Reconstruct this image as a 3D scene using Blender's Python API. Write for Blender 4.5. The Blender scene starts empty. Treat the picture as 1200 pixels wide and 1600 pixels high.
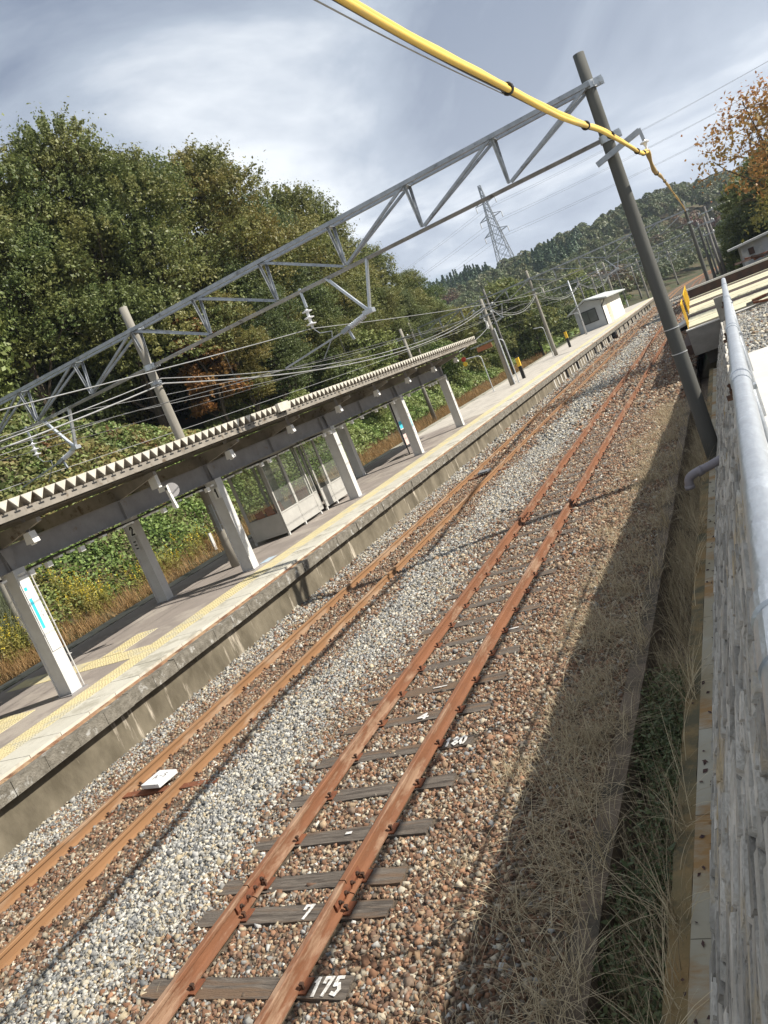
import bpy, math, random
import numpy as np
from mathutils import Vector, Matrix
random.seed(7); RNG = np.random.default_rng(11)
sc = bpy.context.scene
COL = sc.collection
R = math.radians

# ---------------------------------------------------------------- camera
F_PX, YAW, PITCH, ROLL, CAM_H = 1237.27, -0.471906, -0.144813, -0.388617, 3.6083
_cy, _sy = math.cos(YAW), math.sin(YAW)
_f = Vector((_sy*math.cos(PITCH), _cy*math.cos(PITCH), math.sin(PITCH)))
_r = Vector((_cy, -_sy, 0)); _u = _r.cross(_f)
_c, _s = math.cos(ROLL), math.sin(ROLL)
_r2, _u2 = _c*_r + _s*_u, -_s*_r + _c*_u
cam_data = bpy.data.cameras.new('camera'); cam = bpy.data.objects.new('camera', cam_data); COL.objects.link(cam)
M = Matrix(((_r2.x, _u2.x, -_f.x, 0), (_r2.y, _u2.y, -_f.y, 0), (_r2.z, _u2.z, -_f.z, CAM_H), (0, 0, 0, 1)))
cam.matrix_world = M
cam_data.sensor_fit = 'VERTICAL'; cam_data.sensor_height = 36; cam_data.sensor_width = 27
cam_data.lens = F_PX/1600*36
cam_data.clip_start = 0.05; cam_data.clip_end = 9000
sc.camera = cam

# ---------------------------------------------------------------- light
SUN_AZ = math.atan2(1.0, 0.27)           # clockwise from +Y
SUN_EL = R(39.3)
sun = bpy.data.lights.new('sun', 'SUN'); sun.energy = 5.0; sun.angle = R(0.55); sun.color = (1.0, 0.94, 0.84)
so = bpy.data.objects.new('sun', sun); COL.objects.link(so)
to_sun = Vector((math.sin(SUN_AZ)*math.cos(SUN_EL), math.cos(SUN_AZ)*math.cos(SUN_EL), math.sin(SUN_EL)))
so.rotation_euler = to_sun.to_track_quat('Z', 'Y').to_euler()
sc.view_settings.view_transform = 'Standard'; sc.view_settings.look = 'None'
sc.view_settings.gamma = 1; sc.view_settings.exposure = 0.66

w = bpy.data.worlds.new('World'); sc.world = w; w.use_nodes = True
nt = w.node_tree; N = nt.nodes; L = nt.links; N.clear()
def wn(t, **k):
    n = N.new(t)
    for a, b in k.items(): setattr(n, a, b)
    return n
out = wn('ShaderNodeOutputWorld'); bg = wn('ShaderNodeBackground'); sky = wn('ShaderNodeTexSky')
sky.sky_type = 'NISHITA'; sky.sun_disc = False; sky.sun_elevation = SUN_EL; sky.sun_rotation = SUN_AZ
sky.altitude = 200; sky.air_density = 1; sky.dust_density = 0.6; sky.ozone_density = 1.5
tc = wn('ShaderNodeTexCoord'); sep = wn('ShaderNodeSeparateXYZ'); L.new(tc.outputs['Generated'], sep.inputs[0])
zc = wn('ShaderNodeMath', operation='MAXIMUM'); L.new(sep.outputs[2], zc.inputs[0]); zc.inputs[1].default_value = 0.0
za = wn('ShaderNodeMath', operation='ADD'); L.new(zc.outputs[0], za.inputs[0]); za.inputs[1].default_value = 0.16
dx = wn('ShaderNodeMath', operation='DIVIDE'); dy = wn('ShaderNodeMath', operation='DIVIDE')
L.new(sep.outputs[0], dx.inputs[0]); L.new(za.outputs[0], dx.inputs[1]); L.new(sep.outputs[1], dy.inputs[0]); L.new(za.outputs[0], dy.inputs[1])
cmb = wn('ShaderNodeCombineXYZ'); L.new(dx.outputs[0], cmb.inputs[0]); L.new(dy.outputs[0], cmb.inputs[1])
def noise(scale, det, rough, off, dist=0.0):
    mp = wn('ShaderNodeMapping'); mp.inputs['Location'].default_value = off; mp.inputs['Scale'].default_value = (1, 1, 1)
    mp.inputs['Rotation'].default_value = (0, 0, 0.5); mp.inputs['Scale'].default_value = (1.0, 0.8, 1)
    L.new(cmb.outputs[0], mp.inputs[0]); n = wn('ShaderNodeTexNoise'); n.inputs['Scale'].default_value = scale
    n.inputs['Detail'].default_value = det; n.inputs['Roughness'].default_value = rough; n.inputs['Distortion'].default_value = dist
    L.new(mp.outputs[0], n.inputs[0]); return n
n1 = noise(1.15, 7, 0.55, (3.1, 1.7, 0), 0.5)      # cloud tone
n2 = noise(0.75, 6, 0.6, (9.2, 4.1, 0), 0.4)      # cloud cover
r1 = wn('ShaderNodeValToRGB'); L.new(n1.outputs[0], r1.inputs[0])
CLOUD = 1.0
e = r1.color_ramp.elements
e[0].position = 0.36; e[0].color = (0.150, 0.182, 0.245, 1)
e[1].position = 0.64; e[1].color = (0.60, 0.625, 0.65, 1)
m_ = e.new(0.5); m_.color = (0.285, 0.325, 0.385, 1)
# brighter towards the horizon
hz = wn('ShaderNodeMapRange'); L.new(sep.outputs[2], hz.inputs[0]); hz.inputs[1].default_value = 0.0; hz.inputs[2].default_value = 0.42
hz.inputs[3].default_value = 1.0; hz.inputs[4].default_value = 0.0
hm = wn('ShaderNodeMixRGB'); L.new(hz.outputs[0], hm.inputs[0]); L.new(r1.outputs[0], hm.inputs[1]); hm.inputs[2].default_value = (0.50, 0.535, 0.585, 1)
hs = wn('ShaderNodeMath', operation='MULTIPLY'); L.new(hz.outputs[0], hs.inputs[0]); hs.inputs[1].default_value = 0.42; L.new(hs.outputs[0], hm.inputs[0])
# cover: full high up, broken low down
cv = wn('ShaderNodeMapRange'); L.new(sep.outputs[2], cv.inputs[0]); cv.inputs[1].default_value = 0.02; cv.inputs[2].default_value = 0.20
cv.inputs[3].default_value = -0.12; cv.inputs[4].default_value = 0.35
ca = wn('ShaderNodeMath', operation='ADD'); L.new(n2.outputs[0], ca.inputs[0]); L.new(cv.outputs[0], ca.inputs[1])
cr = wn('ShaderNodeMapRange'); cr.interpolation_type = 'SMOOTHSTEP'; L.new(ca.outputs[0], cr.inputs[0]); cr.inputs[1].default_value = 0.40; cr.inputs[2].default_value = 0.54
b1 = wn('ShaderNodeBackground'); b2 = wn('ShaderNodeBackground'); mx = wn('ShaderNodeMixShader')
L.new(sky.outputs[0], b1.inputs[0]); b1.inputs[1].default_value = 0.07
L.new(hm.outputs[0], b2.inputs[0]); b2.inputs[1].default_value = 1.12
L.new(cr.outputs[0], mx.inputs[0]); L.new(b1.outputs[0], mx.inputs[1]); L.new(b2.outputs[0], mx.inputs[2]); L.new(mx.outputs[0], out.inputs[0])

# ---------------------------------------------------------------- materials
MATS = {}
def mat(name, c1, c2=None, scale=4.0, rough=0.8, bump=0.0, bscale=None, stretch=(1, 1, 1), metal=0.0, spec=0.3,
        c3=None, s3=0.6, lo=0.35, hi=0.65, t3=0.6, trans=0.0, island=False, stains=None):
    if name in MATS: return MATS[name]
    m = bpy.data.materials.new(name); m.use_nodes = True; t = m.node_tree; n = t.nodes; l = t.links
    p = n['Principled BSDF']; p.inputs['Roughness'].default_value = rough; p.inputs['Metallic'].default_value = metal
    p.inputs['Specular IOR Level'].default_value = spec
    c2 = c2 or c1
    g = n.new('ShaderNodeNewGeometry'); mp = n.new('ShaderNodeMapping'); mp.inputs['Scale'].default_value = stretch
    l.new(g.outputs['Position'], mp.inputs[0])
    ns = n.new('ShaderNodeTexNoise'); ns.inputs['Scale'].default_value = scale; ns.inputs['Detail'].default_value = 6; ns.inputs['Roughness'].default_value = 0.6
    l.new(mp.outputs[0], ns.inputs[0])
    mr = n.new('ShaderNodeMapRange'); mr.inputs[1].default_value = lo; mr.inputs[2].default_value = hi; l.new(ns.outputs[0], mr.inputs[0])
    mx = n.new('ShaderNodeMixRGB'); mx.inputs[1].default_value = (*c1, 1); mx.inputs[2].default_value = (*c2, 1)
    l.new(mr.outputs[0], mx.inputs[0]); last = mx
    if island:
        mx2 = n.new('ShaderNodeMixRGB'); mx2.blend_type = 'MULTIPLY'; mx2.inputs[0].default_value = 1
        rr = n.new('ShaderNodeMapRange'); l.new(g.outputs['Random Per Island'], rr.inputs[0]); rr.inputs[3].default_value = 0.62; rr.inputs[4].default_value = 1.3
        cc = n.new('ShaderNodeCombineXYZ')
        for i in range(3): l.new(rr.outputs[0], cc.inputs[i])
        l.new(last.outputs[0], mx2.inputs[1]); l.new(cc.outputs[0], mx2.inputs[2]); last = mx2
    if c3:
        n3 = n.new('ShaderNodeTexNoise'); n3.inputs['Scale'].default_value = s3; n3.inputs['Detail'].default_value = 8; n3.inputs['Roughness'].default_value = 0.68
        l.new(mp.outputs[0] if stains is None else g.outputs['Position'], n3.inputs[0])
        if stains is not None:
            mp3 = n.new('ShaderNodeMapping'); mp3.inputs['Scale'].default_value = stains; l.new(g.outputs['Position'], mp3.inputs[0]); l.new(mp3.outputs[0], n3.inputs[0])
        r3 = n.new('ShaderNodeMapRange'); r3.inputs[1].default_value = t3-0.05; r3.inputs[2].default_value = t3+0.05; l.new(n3.outputs[0], r3.inputs[0])
        m3 = n.new('ShaderNodeMixRGB'); m3.inputs[2].default_value = (*c3, 1); l.new(r3.outputs[0], m3.inputs[0]); l.new(last.outputs[0], m3.inputs[1]); last = m3
    l.new(last.outputs[0], p.inputs['Base Color'])
    if bump > 0:
        nb = n.new('ShaderNodeTexNoise'); nb.inputs['Scale'].default_value = bscale or scale*4; nb.inputs['Detail'].default_value = 5; l.new(mp.outputs[0], nb.inputs[0])
        b = n.new('ShaderNodeBump'); b.inputs['Strength'].default_value = min(1, bump); b.inputs['Distance'].default_value = 0.02*max(1, bump); l.new(nb.outputs[0], b.inputs['Height']); l.new(b.outputs[0], p.inputs['Normal'])
    if trans > 0:
        tr = n.new('ShaderNodeBsdfTranslucent'); l.new(last.outputs[0], tr.inputs[0]); ms = n.new('ShaderNodeMixShader'); ms.inputs[0].default_value = trans
        l.new(p.outputs[0], ms.inputs[1]); l.new(tr.outputs[0], ms.inputs[2]); l.new(ms.outputs[0], n['Material Output'].inputs[0])
    MATS[name] = m; return m

def leaf_mat(name, a, b, c, obj_var=0.35, trans=0.22, patch=None, rough=0.5):
    """a..b per leaf, c per tree"""
    m = bpy.data.materials.new(name); m.use_nodes = True; t = m.node_tree; n = t.nodes; l = t.links
    p = n['Principled BSDF']; p.inputs['Roughness'].default_value = rough; p.inputs['Specular IOR Level'].default_value = 0.35
    g = n.new('ShaderNodeNewGeometry'); oi = n.new('ShaderNodeObjectInfo')
    rp = n.new('ShaderNodeValToRGB'); l.new(g.outputs['Random Per Island'], rp.inputs[0])
    e = rp.color_ramp.elements; e[0].color = (*a, 1); e[1].color = (*b, 1); e[0].position = 0.1; e[1].position = 0.95
    ns = n.new('ShaderNodeTexNoise'); ns.inputs['Scale'].default_value = 0.33; ns.inputs['Detail'].default_value = 4; l.new(g.outputs['Position'], ns.inputs[0])
    ad = n.new('ShaderNodeMath'); ad.operation = 'MULTIPLY_ADD'; l.new(oi.outputs['Random'], ad.inputs[0]); ad.inputs[1].default_value = obj_var
    mr = n.new('ShaderNodeMapRange'); mr.inputs[1].default_value = 0.42; mr.inputs[2].default_value = 0.68; mr.inputs[4].default_value = 0.75; l.new(ns.outputs[0], mr.inputs[0]); l.new(mr.outputs[0], ad.inputs[2])
    mx = n.new('ShaderNodeMixRGB'); mx.inputs[2].default_value = (*c, 1); l.new(rp.outputs[0], mx.inputs[1]); l.new(ad.outputs[0], mx.inputs[0]); mx.use_clamp = True
    last = mx
    if patch:
        n3 = n.new('ShaderNodeTexNoise'); n3.inputs['Scale'].default_value = patch[1]; n3.inputs['Detail'].default_value = 3; l.new(g.outputs['Position'], n3.inputs[0])
        r3 = n.new('ShaderNodeMapRange'); r3.inputs[1].default_value = patch[2]; r3.inputs[2].default_value = patch[2]+0.1; l.new(n3.outputs[0], r3.inputs[0])
        m3 = n.new('ShaderNodeMixRGB'); m3.inputs[2].default_value = (*patch[0], 1); l.new(last.outputs[0], m3.inputs[1]); l.new(r3.outputs[0], m3.inputs[0]); last = m3
    l.new(last.outputs[0], p.inputs['Base Color'])
    tr = n.new('ShaderNodeBsdfTranslucent'); l.new(last.outputs[0], tr.inputs[0]); ms = n.new('ShaderNodeMixShader'); ms.inputs[0].default_value = trans
    l.new(p.outputs[0], ms.inputs[1]); l.new(tr.outputs[0], ms.inputs[2]); l.new(ms.outputs[0], n['Material Output'].inputs[0])
    MATS[name] = m; return m

# ---------------------------------------------------------------- mesh helpers
class MB:
    def __init__(s): s.v = []; s.f = []
    def add(s, v, f):
        o = len(s.v); s.v += [tuple(p) for p in v]; s.f += [tuple(i+o for i in q) for q in f]; return s
    def box(s, lo, hi):
        x0, y0, z0 = lo; x1, y1, z1 = hi
        return s.add([(x0, y0, z0), (x1, y0, z0), (x1, y1, z0), (x0, y1, z0), (x0, y0, z1), (x1, y0, z1), (x1, y1, z1), (x0, y1, z1)],
                     [(0, 3, 2, 1), (4, 5, 6, 7), (0, 1, 5, 4), (1, 2, 6, 5), (2, 3, 7, 6), (3, 0, 4, 7)])
    def cbox(s, c, d, rz=0):
        hx, hy, hz = d[0]/2, d[1]/2, d[2]/2; a, b = math.cos(rz), math.sin(rz)
        v = [(c[0]+a*x-b*y, c[1]+b*x+a*y, c[2]+z) for z in (-hz, hz) for x, y in ((-hx, -hy), (hx, -hy), (hx, hy), (-hx, hy))]
        return s.add(v, [(0, 3, 2, 1), (4, 5, 6, 7), (0, 1, 5, 4), (1, 2, 6, 5), (2, 3, 7, 6), (3, 0, 4, 7)])
    def beam(s, p0, p1, wd, ht, up=(0, 0, 1)):
        """square bar from p0 to p1"""
        p0, p1 = Vector(p0), Vector(p1); d = (p1-p0).normalized(); upv = Vector(up)
        if abs(d.dot(upv)) > 0.98: upv = Vector((0, 1, 0))
        a = d.cross(upv).normalized(); b = a.cross(d).normalized()
        v = [p+a*sx*wd/2+b*sz*ht/2 for p in (p0, p1) for sx, sz in ((-1, -1), (1, -1), (1, 1), (-1, 1))]
        return s.add(v, [(0, 1, 2, 3), (7, 6, 5, 4), (0, 4, 5, 1), (1, 5, 6, 2), (2, 6, 7, 3), (3, 7, 4, 0)])
    def angle(s, p0, p1, wd, th=0.012, up=(0, 0, 1)):
        """L section"""
        p0, p1 = Vector(p0), Vector(p1); d = (p1-p0).normalized(); upv = Vector(up)
        if abs(d.dot(upv)) > 0.98: upv = Vector((0, 1, 0))
        a = d.cross(upv).normalized(); b = a.cross(d).normalized()
        pr = [(0, 0), (wd, 0), (wd, th), (th, th), (th, wd), (0, wd)]
        v = [p+a*(x-wd/2)+b*(y-wd/2) for p in (p0, p1) for x, y in pr]
        f = [(i, i+6, (i+1) % 6+6, (i+1) % 6) for i in range(6)] + [(0, 1, 2, 3), (0, 3, 4, 5), (6, 9, 8, 7), (6, 11, 10, 9)]
        return s.add(v, f)
    def tube(s, pts, r, n=8, caps=True):
        pts = [Vector(p) for p in pts]; rs = r if isinstance(r, (list, tuple)) else [r]*len(pts)
        o = len(s.v); prev = None
        for i, p in enumerate(pts):
            d = (pts[min(i+1, len(pts)-1)]-pts[max(i-1, 0)]).normalized()
            if prev is None:
                a = d.cross(Vector((0, 0, 1)))
                if a.length < 0.05: a = d.cross(Vector((0, 1, 0)))
                a.normalize()
            else:
                a = prev-d*prev.dot(d)
                a.normalize()
            prev = a; b = d.cross(a)
            for k in range(n):
                t = 2*math.pi*k/n; s.v.append(tuple(p+(a*math.cos(t)+b*math.sin(t))*rs[i]))
        for i in range(len(pts)-1):
            for k in range(n):
                k2 = (k+1) % n; s.f.append((o+i*n+k, o+i*n+k2, o+(i+1)*n+k2, o+(i+1)*n+k))
        if caps:
            s.f.append(tuple(o+k for k in reversed(range(n)))); s.f.append(tuple(o+(len(pts)-1)*n+k for k in range(n)))
        return s
    def prism(s, poly, axis, a, b):
        """poly in the other two axes (cyclic order), extruded a..b along axis"""
        n = len(poly)
        def P(q, t): return {'x': (t, q[0], q[1]), 'y': (q[0], t, q[1]), 'z': (q[0], q[1], t)}[axis]
        v = [P(q, a) for q in poly]+[P(q, b) for q in poly]
        return s.add(v, [(i, (i+1) % n, (i+1) % n+n, i+n) for i in range(n)]+[tuple(reversed(range(n))), tuple(range(n, 2*n))])
    def lathe(s, prof, c, n=12, axis=(0, 0, 1)):
        """prof: (r, h) along axis from c"""
        ax = Vector(axis).normalized(); a = ax.orthogonal().normalized(); b = ax.cross(a); c = Vector(c); o = len(s.v)
        for r_, h in prof:
            for k in range(n):
                t = 2*math.pi*k/n; s.v.append(tuple(c+ax*h+(a*math.cos(t)+b*math.sin(t))*r_))
        for i in range(len(prof)-1):
            for k in range(n):
                k2 = (k+1) % n; s.f.append((o+i*n+k, o+i*n+k2, o+(i+1)*n+k2, o+(i+1)*n+k))
        s.f.append(tuple(o+k for k in reversed(range(n)))); s.f.append(tuple(o+(len(prof)-1)*n+k for k in range(n)))
        return s

def wloc(o):
    v = Vector((0, 0, 0))
    while o is not None: v += o.location; o = o.parent
    return v
def fast_mesh(name, v, f):
    """v (N,3) array, f (M,k) array"""
    v = np.asarray(v, dtype=np.float32); f = np.asarray(f, dtype=np.int32); me = bpy.data.meshes.new(name)
    k = f.shape[1]; me.vertices.add(len(v)); me.vertices.foreach_set('co', v.ravel())
    me.loops.add(f.size); me.loops.foreach_set('vertex_index', f.ravel())
    me.polygons.add(len(f)); me.polygons.foreach_set('loop_start', np.arange(0, f.size, k, dtype=np.int32))
    me.polygons.foreach_set('loop_total', np.full(len(f), k, dtype=np.int32))
    me.update(calc_edges=True); me.validate(); return me
def tag(o, label=None, cat=None, group=None, kind=None):
    if label: o['label'] = label
    if cat: o['category'] = cat
    if group: o['group'] = group
    if kind: o['kind'] = kind
    return o
def put(name, mb, m, parent=None, base=None, smooth=False):
    org = wloc(parent) if parent is not None else Vector(base or (0, 0, 0))
    v = [(p[0]-org.x, p[1]-org.y, p[2]-org.z) for p in mb.v]
    me = bpy.data.meshes.new(name); me.from_pydata(v, [], mb.f); me.update()
    if smooth: me.shade_smooth()
    return link(name, me, m, parent, org if parent is None else None)
def link(name, me, m, parent=None, loc=None):
    o = bpy.data.objects.new(name, me); COL.objects.link(o)
    if m is not None and not me.materials: me.materials.append(m)
    if parent is not None: o.parent = parent
    if loc is not None: o.location = loc
    return o
def empty(name, loc, label, cat, group=None):
    o = bpy.data.objects.new(name, None); COL.objects.link(o); o.location = loc; o.empty_display_size = 0.2
    return tag(o, label, cat, group)
def children_of(o): return [c for c in bpy.data.objects if c.parent == o]
def copy_tree(o, parent=None):
    c = o.copy(); COL.objects.link(c)
    if parent is not None: c.parent = parent
    for ch in children_of(o): copy_tree(ch, c)
    return c
def extra_mat(o, m, first_face):
    o.data.materials.append(m)
    for p in list(o.data.polygons)[first_face:]: p.material_index = 1
def put_each(name, mbs, m, parent):
    return [put(name, q, m, parent) for q in mbs]
def structure(name, mb, m, smooth=False):
    o = put(name, mb, m, smooth=smooth); o['kind'] = 'structure'; return o

# painted strokes: digits as thin flat ribbons
DIG = {'0': [[(.5, 1), (.12, .8), (.05, .4), (.3, 0), (.6, 0), (.88, .3), (.9, .7), (.5, 1)]],
       '1': [[(.5, 0), (.5, 1), (.3, .8)]], '2': [[(.1, .75), (.35, 1), (.7, .95), (.8, .7), (.1, 0), (.9, 0)]],
       '3': [[(.1, .9), (.5, 1), (.8, .75), (.4, .52), (.85, .3), (.5, 0), (.1, .1)]], '4': [[(.7, 0), (.7, 1), (.1, .35), (.95, .35)]],
       '5': [[(.85, 1), (.25, 1), (.15, .55), (.6, .6), (.85, .3), (.55, 0), (.1, .08)]],
       '7': [[(.05, .75), (.1, 1), (.85, 1), (.4, 0)]],
       '8': [[(.5, .52), (.15, .75), (.5, 1), (.85, .75), (.5, .52), (.1, .25), (.5, 0), (.9, .25), (.5, .52)]],
       'A': [[(0, 0), (.5, 1), (1, 0)], [(.2, .35), (.8, .35)]], '-': [[(.1, .5), (.9, .5)]], 'I': [[(.5, 0), (.5, 1)]],
       'T': [[(0, 1), (1, 1)], [(.5, 1), (.5, 0)]], 'S': [[(.9, .9), (.4, 1), (.1, .75), (.85, .3), (.5, 0), (.05, .1)]]}
def strokes(mb, text, org, ux, uy, h, wr=0.6, t=0.12, gap=0.25, lift=0.0):
    """text along ux, height along uy"""
    org, ux, uy = Vector(org), Vector(ux).normalized(), Vector(uy).normalized(); nz = ux.cross(uy); x = 0.0
    for ch in text:
        if ch in DIG:
            for st in DIG[ch]:
                for (a, b) in zip(st, st[1:]):
                    A = Vector((x+a[0]*wr*h, a[1]*h)); B = Vector((x+b[0]*wr*h, b[1]*h)); d = B-A
                    if d.length < 1e-6: continue
                    d.normalize(); q = Vector((-d.y, d.x))*t*h/2; e_ = d*t*h*0.4
                    c = [A-e_-q, B+e_-q, B+e_+q, A-e_+q]
                    lift += 0.00012
                    v = [org+ux*p.x+uy*p.y+nz*(0.0006+lift) for p in c]
                    mb.add(v, [(0, 1, 2, 3)])
        x += (wr+gap)*h
    return mb

# ---------------------------------------------------------------- terrain
def sst(x): x = np.clip(x, 0, 1); return x*x*(3-2*x)
def off(y):
    y = np.asarray(y, dtype=float); return np.where(y > 150, (y-150)**2/900.0, 0.0)
def wob(x, y, s, a): return a*(np.sin(x/s+1.3*np.sin(y/s*0.7))+np.sin(y/s*1.27+1.1+0.8*np.sin(x/s*0.9)))*0.5
def T(x, y):
    x = np.asarray(x, dtype=float); y = np.asarray(y, dtype=float); xr = x-off(y)
    s = np.maximum(0, -16.25-xr)
    hl = np.interp(s, [0, 0.1, 4, 5, 6, 8, 11, 14, 30, 60, 150], [-.5, -.45, -.38, -.08, .35, 1.9, 4.0, 5.4, 12, 16, 20])
    hl = hl + 4.0*(1-sst((y-21)/19))*sst((s-5.5)/6)
    g = 1-0.68*sst((y-55)/50); hl = np.where(s > 0.05, 0.3*(1-g)+hl*g, hl)
    hl = hl + np.where(s > 5.5, wob(x, y, 2.3, 0.45)*np.minimum(1, (s-5.5)/3), 0)
    far = (17+5*sst((-xr-40)/40))*sst((y-170)/200)*sst((np.abs(xr+6)-13)/45)+wob(x, y, 37, 3)*sst((y-150)/150)*sst((np.abs(xr+6)-13)/45)
    left = hl+far
    sr = np.maximum(0, xr+1.0)
    hr_n = np.interp(y, [12, 31], [1.9, 1.25])+0*x
    hr_f = np.interp(sr, [0, 2.5, 5, 12, 40, 120], [-.1, 1.6, 1.9, 2.4, 4.5, 9])
    b = sst((y-59)/6)
    right = hr_n*(1-b)+(hr_f+wob(x, y, 6, .2))*b+far
    return np.where(xr < -16.25, left, np.where(xr > -0.24, right, np.where((y > 33) & (xr > -1.9), -0.35, -0.75)))
def grid(xs, ys, zf):
    X, Y = np.meshgrid(xs, ys); Z = zf(X, Y); v = np.stack([X, Y, Z], -1).reshape(-1, 3); nx, ny = len(xs), len(ys)
    i = (np.arange(ny-1)[:, None]*nx+np.arange(nx-1)[None, :]).ravel()
    return v, np.stack([i, i+1, i+nx+1, i+nx], -1)

m_soil = mat('soil', (.055, .05, .028), (.11, .085, .045), scale=1.3, rough=.95, bump=.6, bscale=9, c3=(.035, .055, .018), s3=.35, t3=.52)
m_bal = mat('ballast_ground', (.085, .065, .045), (.14, .11, .08), scale=9, rough=.95, bump=1.2, bscale=26)
m_yard = mat('yard_gravel', (.33, .32, .29), (.20, .19, .165), scale=7, rough=.95, bump=1.0, bscale=22)
m_conc = mat('concrete', (.30, .285, .25), (.20, .185, .155), scale=2.2, rough=.9, bump=.25, bscale=30, c3=(.10, .09, .07), s3=1.6, t3=.60)
m_drain = mat('drain_concrete', (.17, .13, .095), (.10, .078, .055), scale=3, rough=.92, bump=.5, bscale=45, c3=(.07, .06, .045), s3=2.6, t3=.56)
m_ledge = mat('ledge_concrete', (.36, .34, .28), (.30, .255, .17), scale=1.1, rough=.9, bump=.12, bscale=30, c3=(.29, .175, .075), s3=.9, t3=.55, stains=(.6, 1.5, 1))
m_ledge2 = mat('ledge_concrete_mossy', (.25, .165, .075), (.17, .135, .07), scale=2.4, rough=.95, bump=.4, bscale=50, c3=(.10, .09, .055), s3=1.3, t3=.53)
m_slab = mat('pale_concrete_slab', (.62, .60, .56), (.54, .52, .48), scale=1.2, rough=.85, bump=.1, bscale=40)

# long sheet reaching the horizon
xs = np.unique(np.concatenate([np.arange(-60, -16.4, .6), [-16.45, -16.3, -16.24, -16.1, -12, -6, -2.0, -1.6, -0.30, -0.20, 0.4, 1, 2, 3, 4, 5, 6.5, 8, 10, 13], np.arange(15, 110, 5),
      np.arange(-420, -60, 9), np.array([130, 160, 200, 260, 330, 420])]))
ys = np.unique(np.concatenate([np.arange(-12, 100, .8), np.arange(100, 240, 3), np.arange(240, 700, 8), np.array([720, 800, 950])]))
ys = np.unique(np.concatenate([ys, [43.9, 44.1]]))
v, f = grid(xs, ys, T)
o = link('ground', fast_mesh('ground', v, f), m_soil); o['kind'] = 'structure'; o.data.shade_smooth()
# outer country out to the horizon, a sheet below it
mb = MB(); mb.add([(-6000, -3000, -3), (6000, -3000, -3), (6000, 7500, -3), (-6000, 7500, -3)], [(0, 1, 2, 3)])
structure('terrain', mb, mat('far_country', (.03, .05, .025), (.05, .06, .03), scale=.01))

# ballast bed
PX = [-10.3, -9.5, -9.04, -8.0, -7.4, -6.6, -5.7, -5.2, -4.1, -3.4, -2.6, -2.05]
PZ = [-.15, -.225, -.245, -.245, -.225, -.185, -.175, -.178, -.178, -.175, -.20, -.235]
def bal(x, y):
    return np.interp(x, PX, PZ)+0.010*np.sin(x*7.1+np.sin(y*2.3))*np.sin(y*5.3+1.7*np.sin(x*3.1))
xs = np.arange(-10.3, -1.99, .12); ys = np.concatenate([np.arange(-4, 50, .16), np.arange(50, 120, 1.0), np.arange(120, 330, 3)])
v, f = grid(xs, ys, bal); 
v[:, 0] += off(v[:, 1]); far = v[:, 1] > 50
o = link('ballast_bed', fast_mesh('ballast_bed', v, f), m_bal); o['kind'] = 'structure'; o.data.shade_smooth()

SID_Y = [1.7, 2.4, 3.12, 3.84, 4.60, 4.99, 5.60, 6.31, 7.04]
while SID_Y[-1] < 62: SID_Y.append(SID_Y[-1]+(0.72 if not (15.6 < SID_Y[-1] < 16.2) else .4))
MAIN_Y = list(np.arange(1.2, 62, .69)+0.05)

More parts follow.
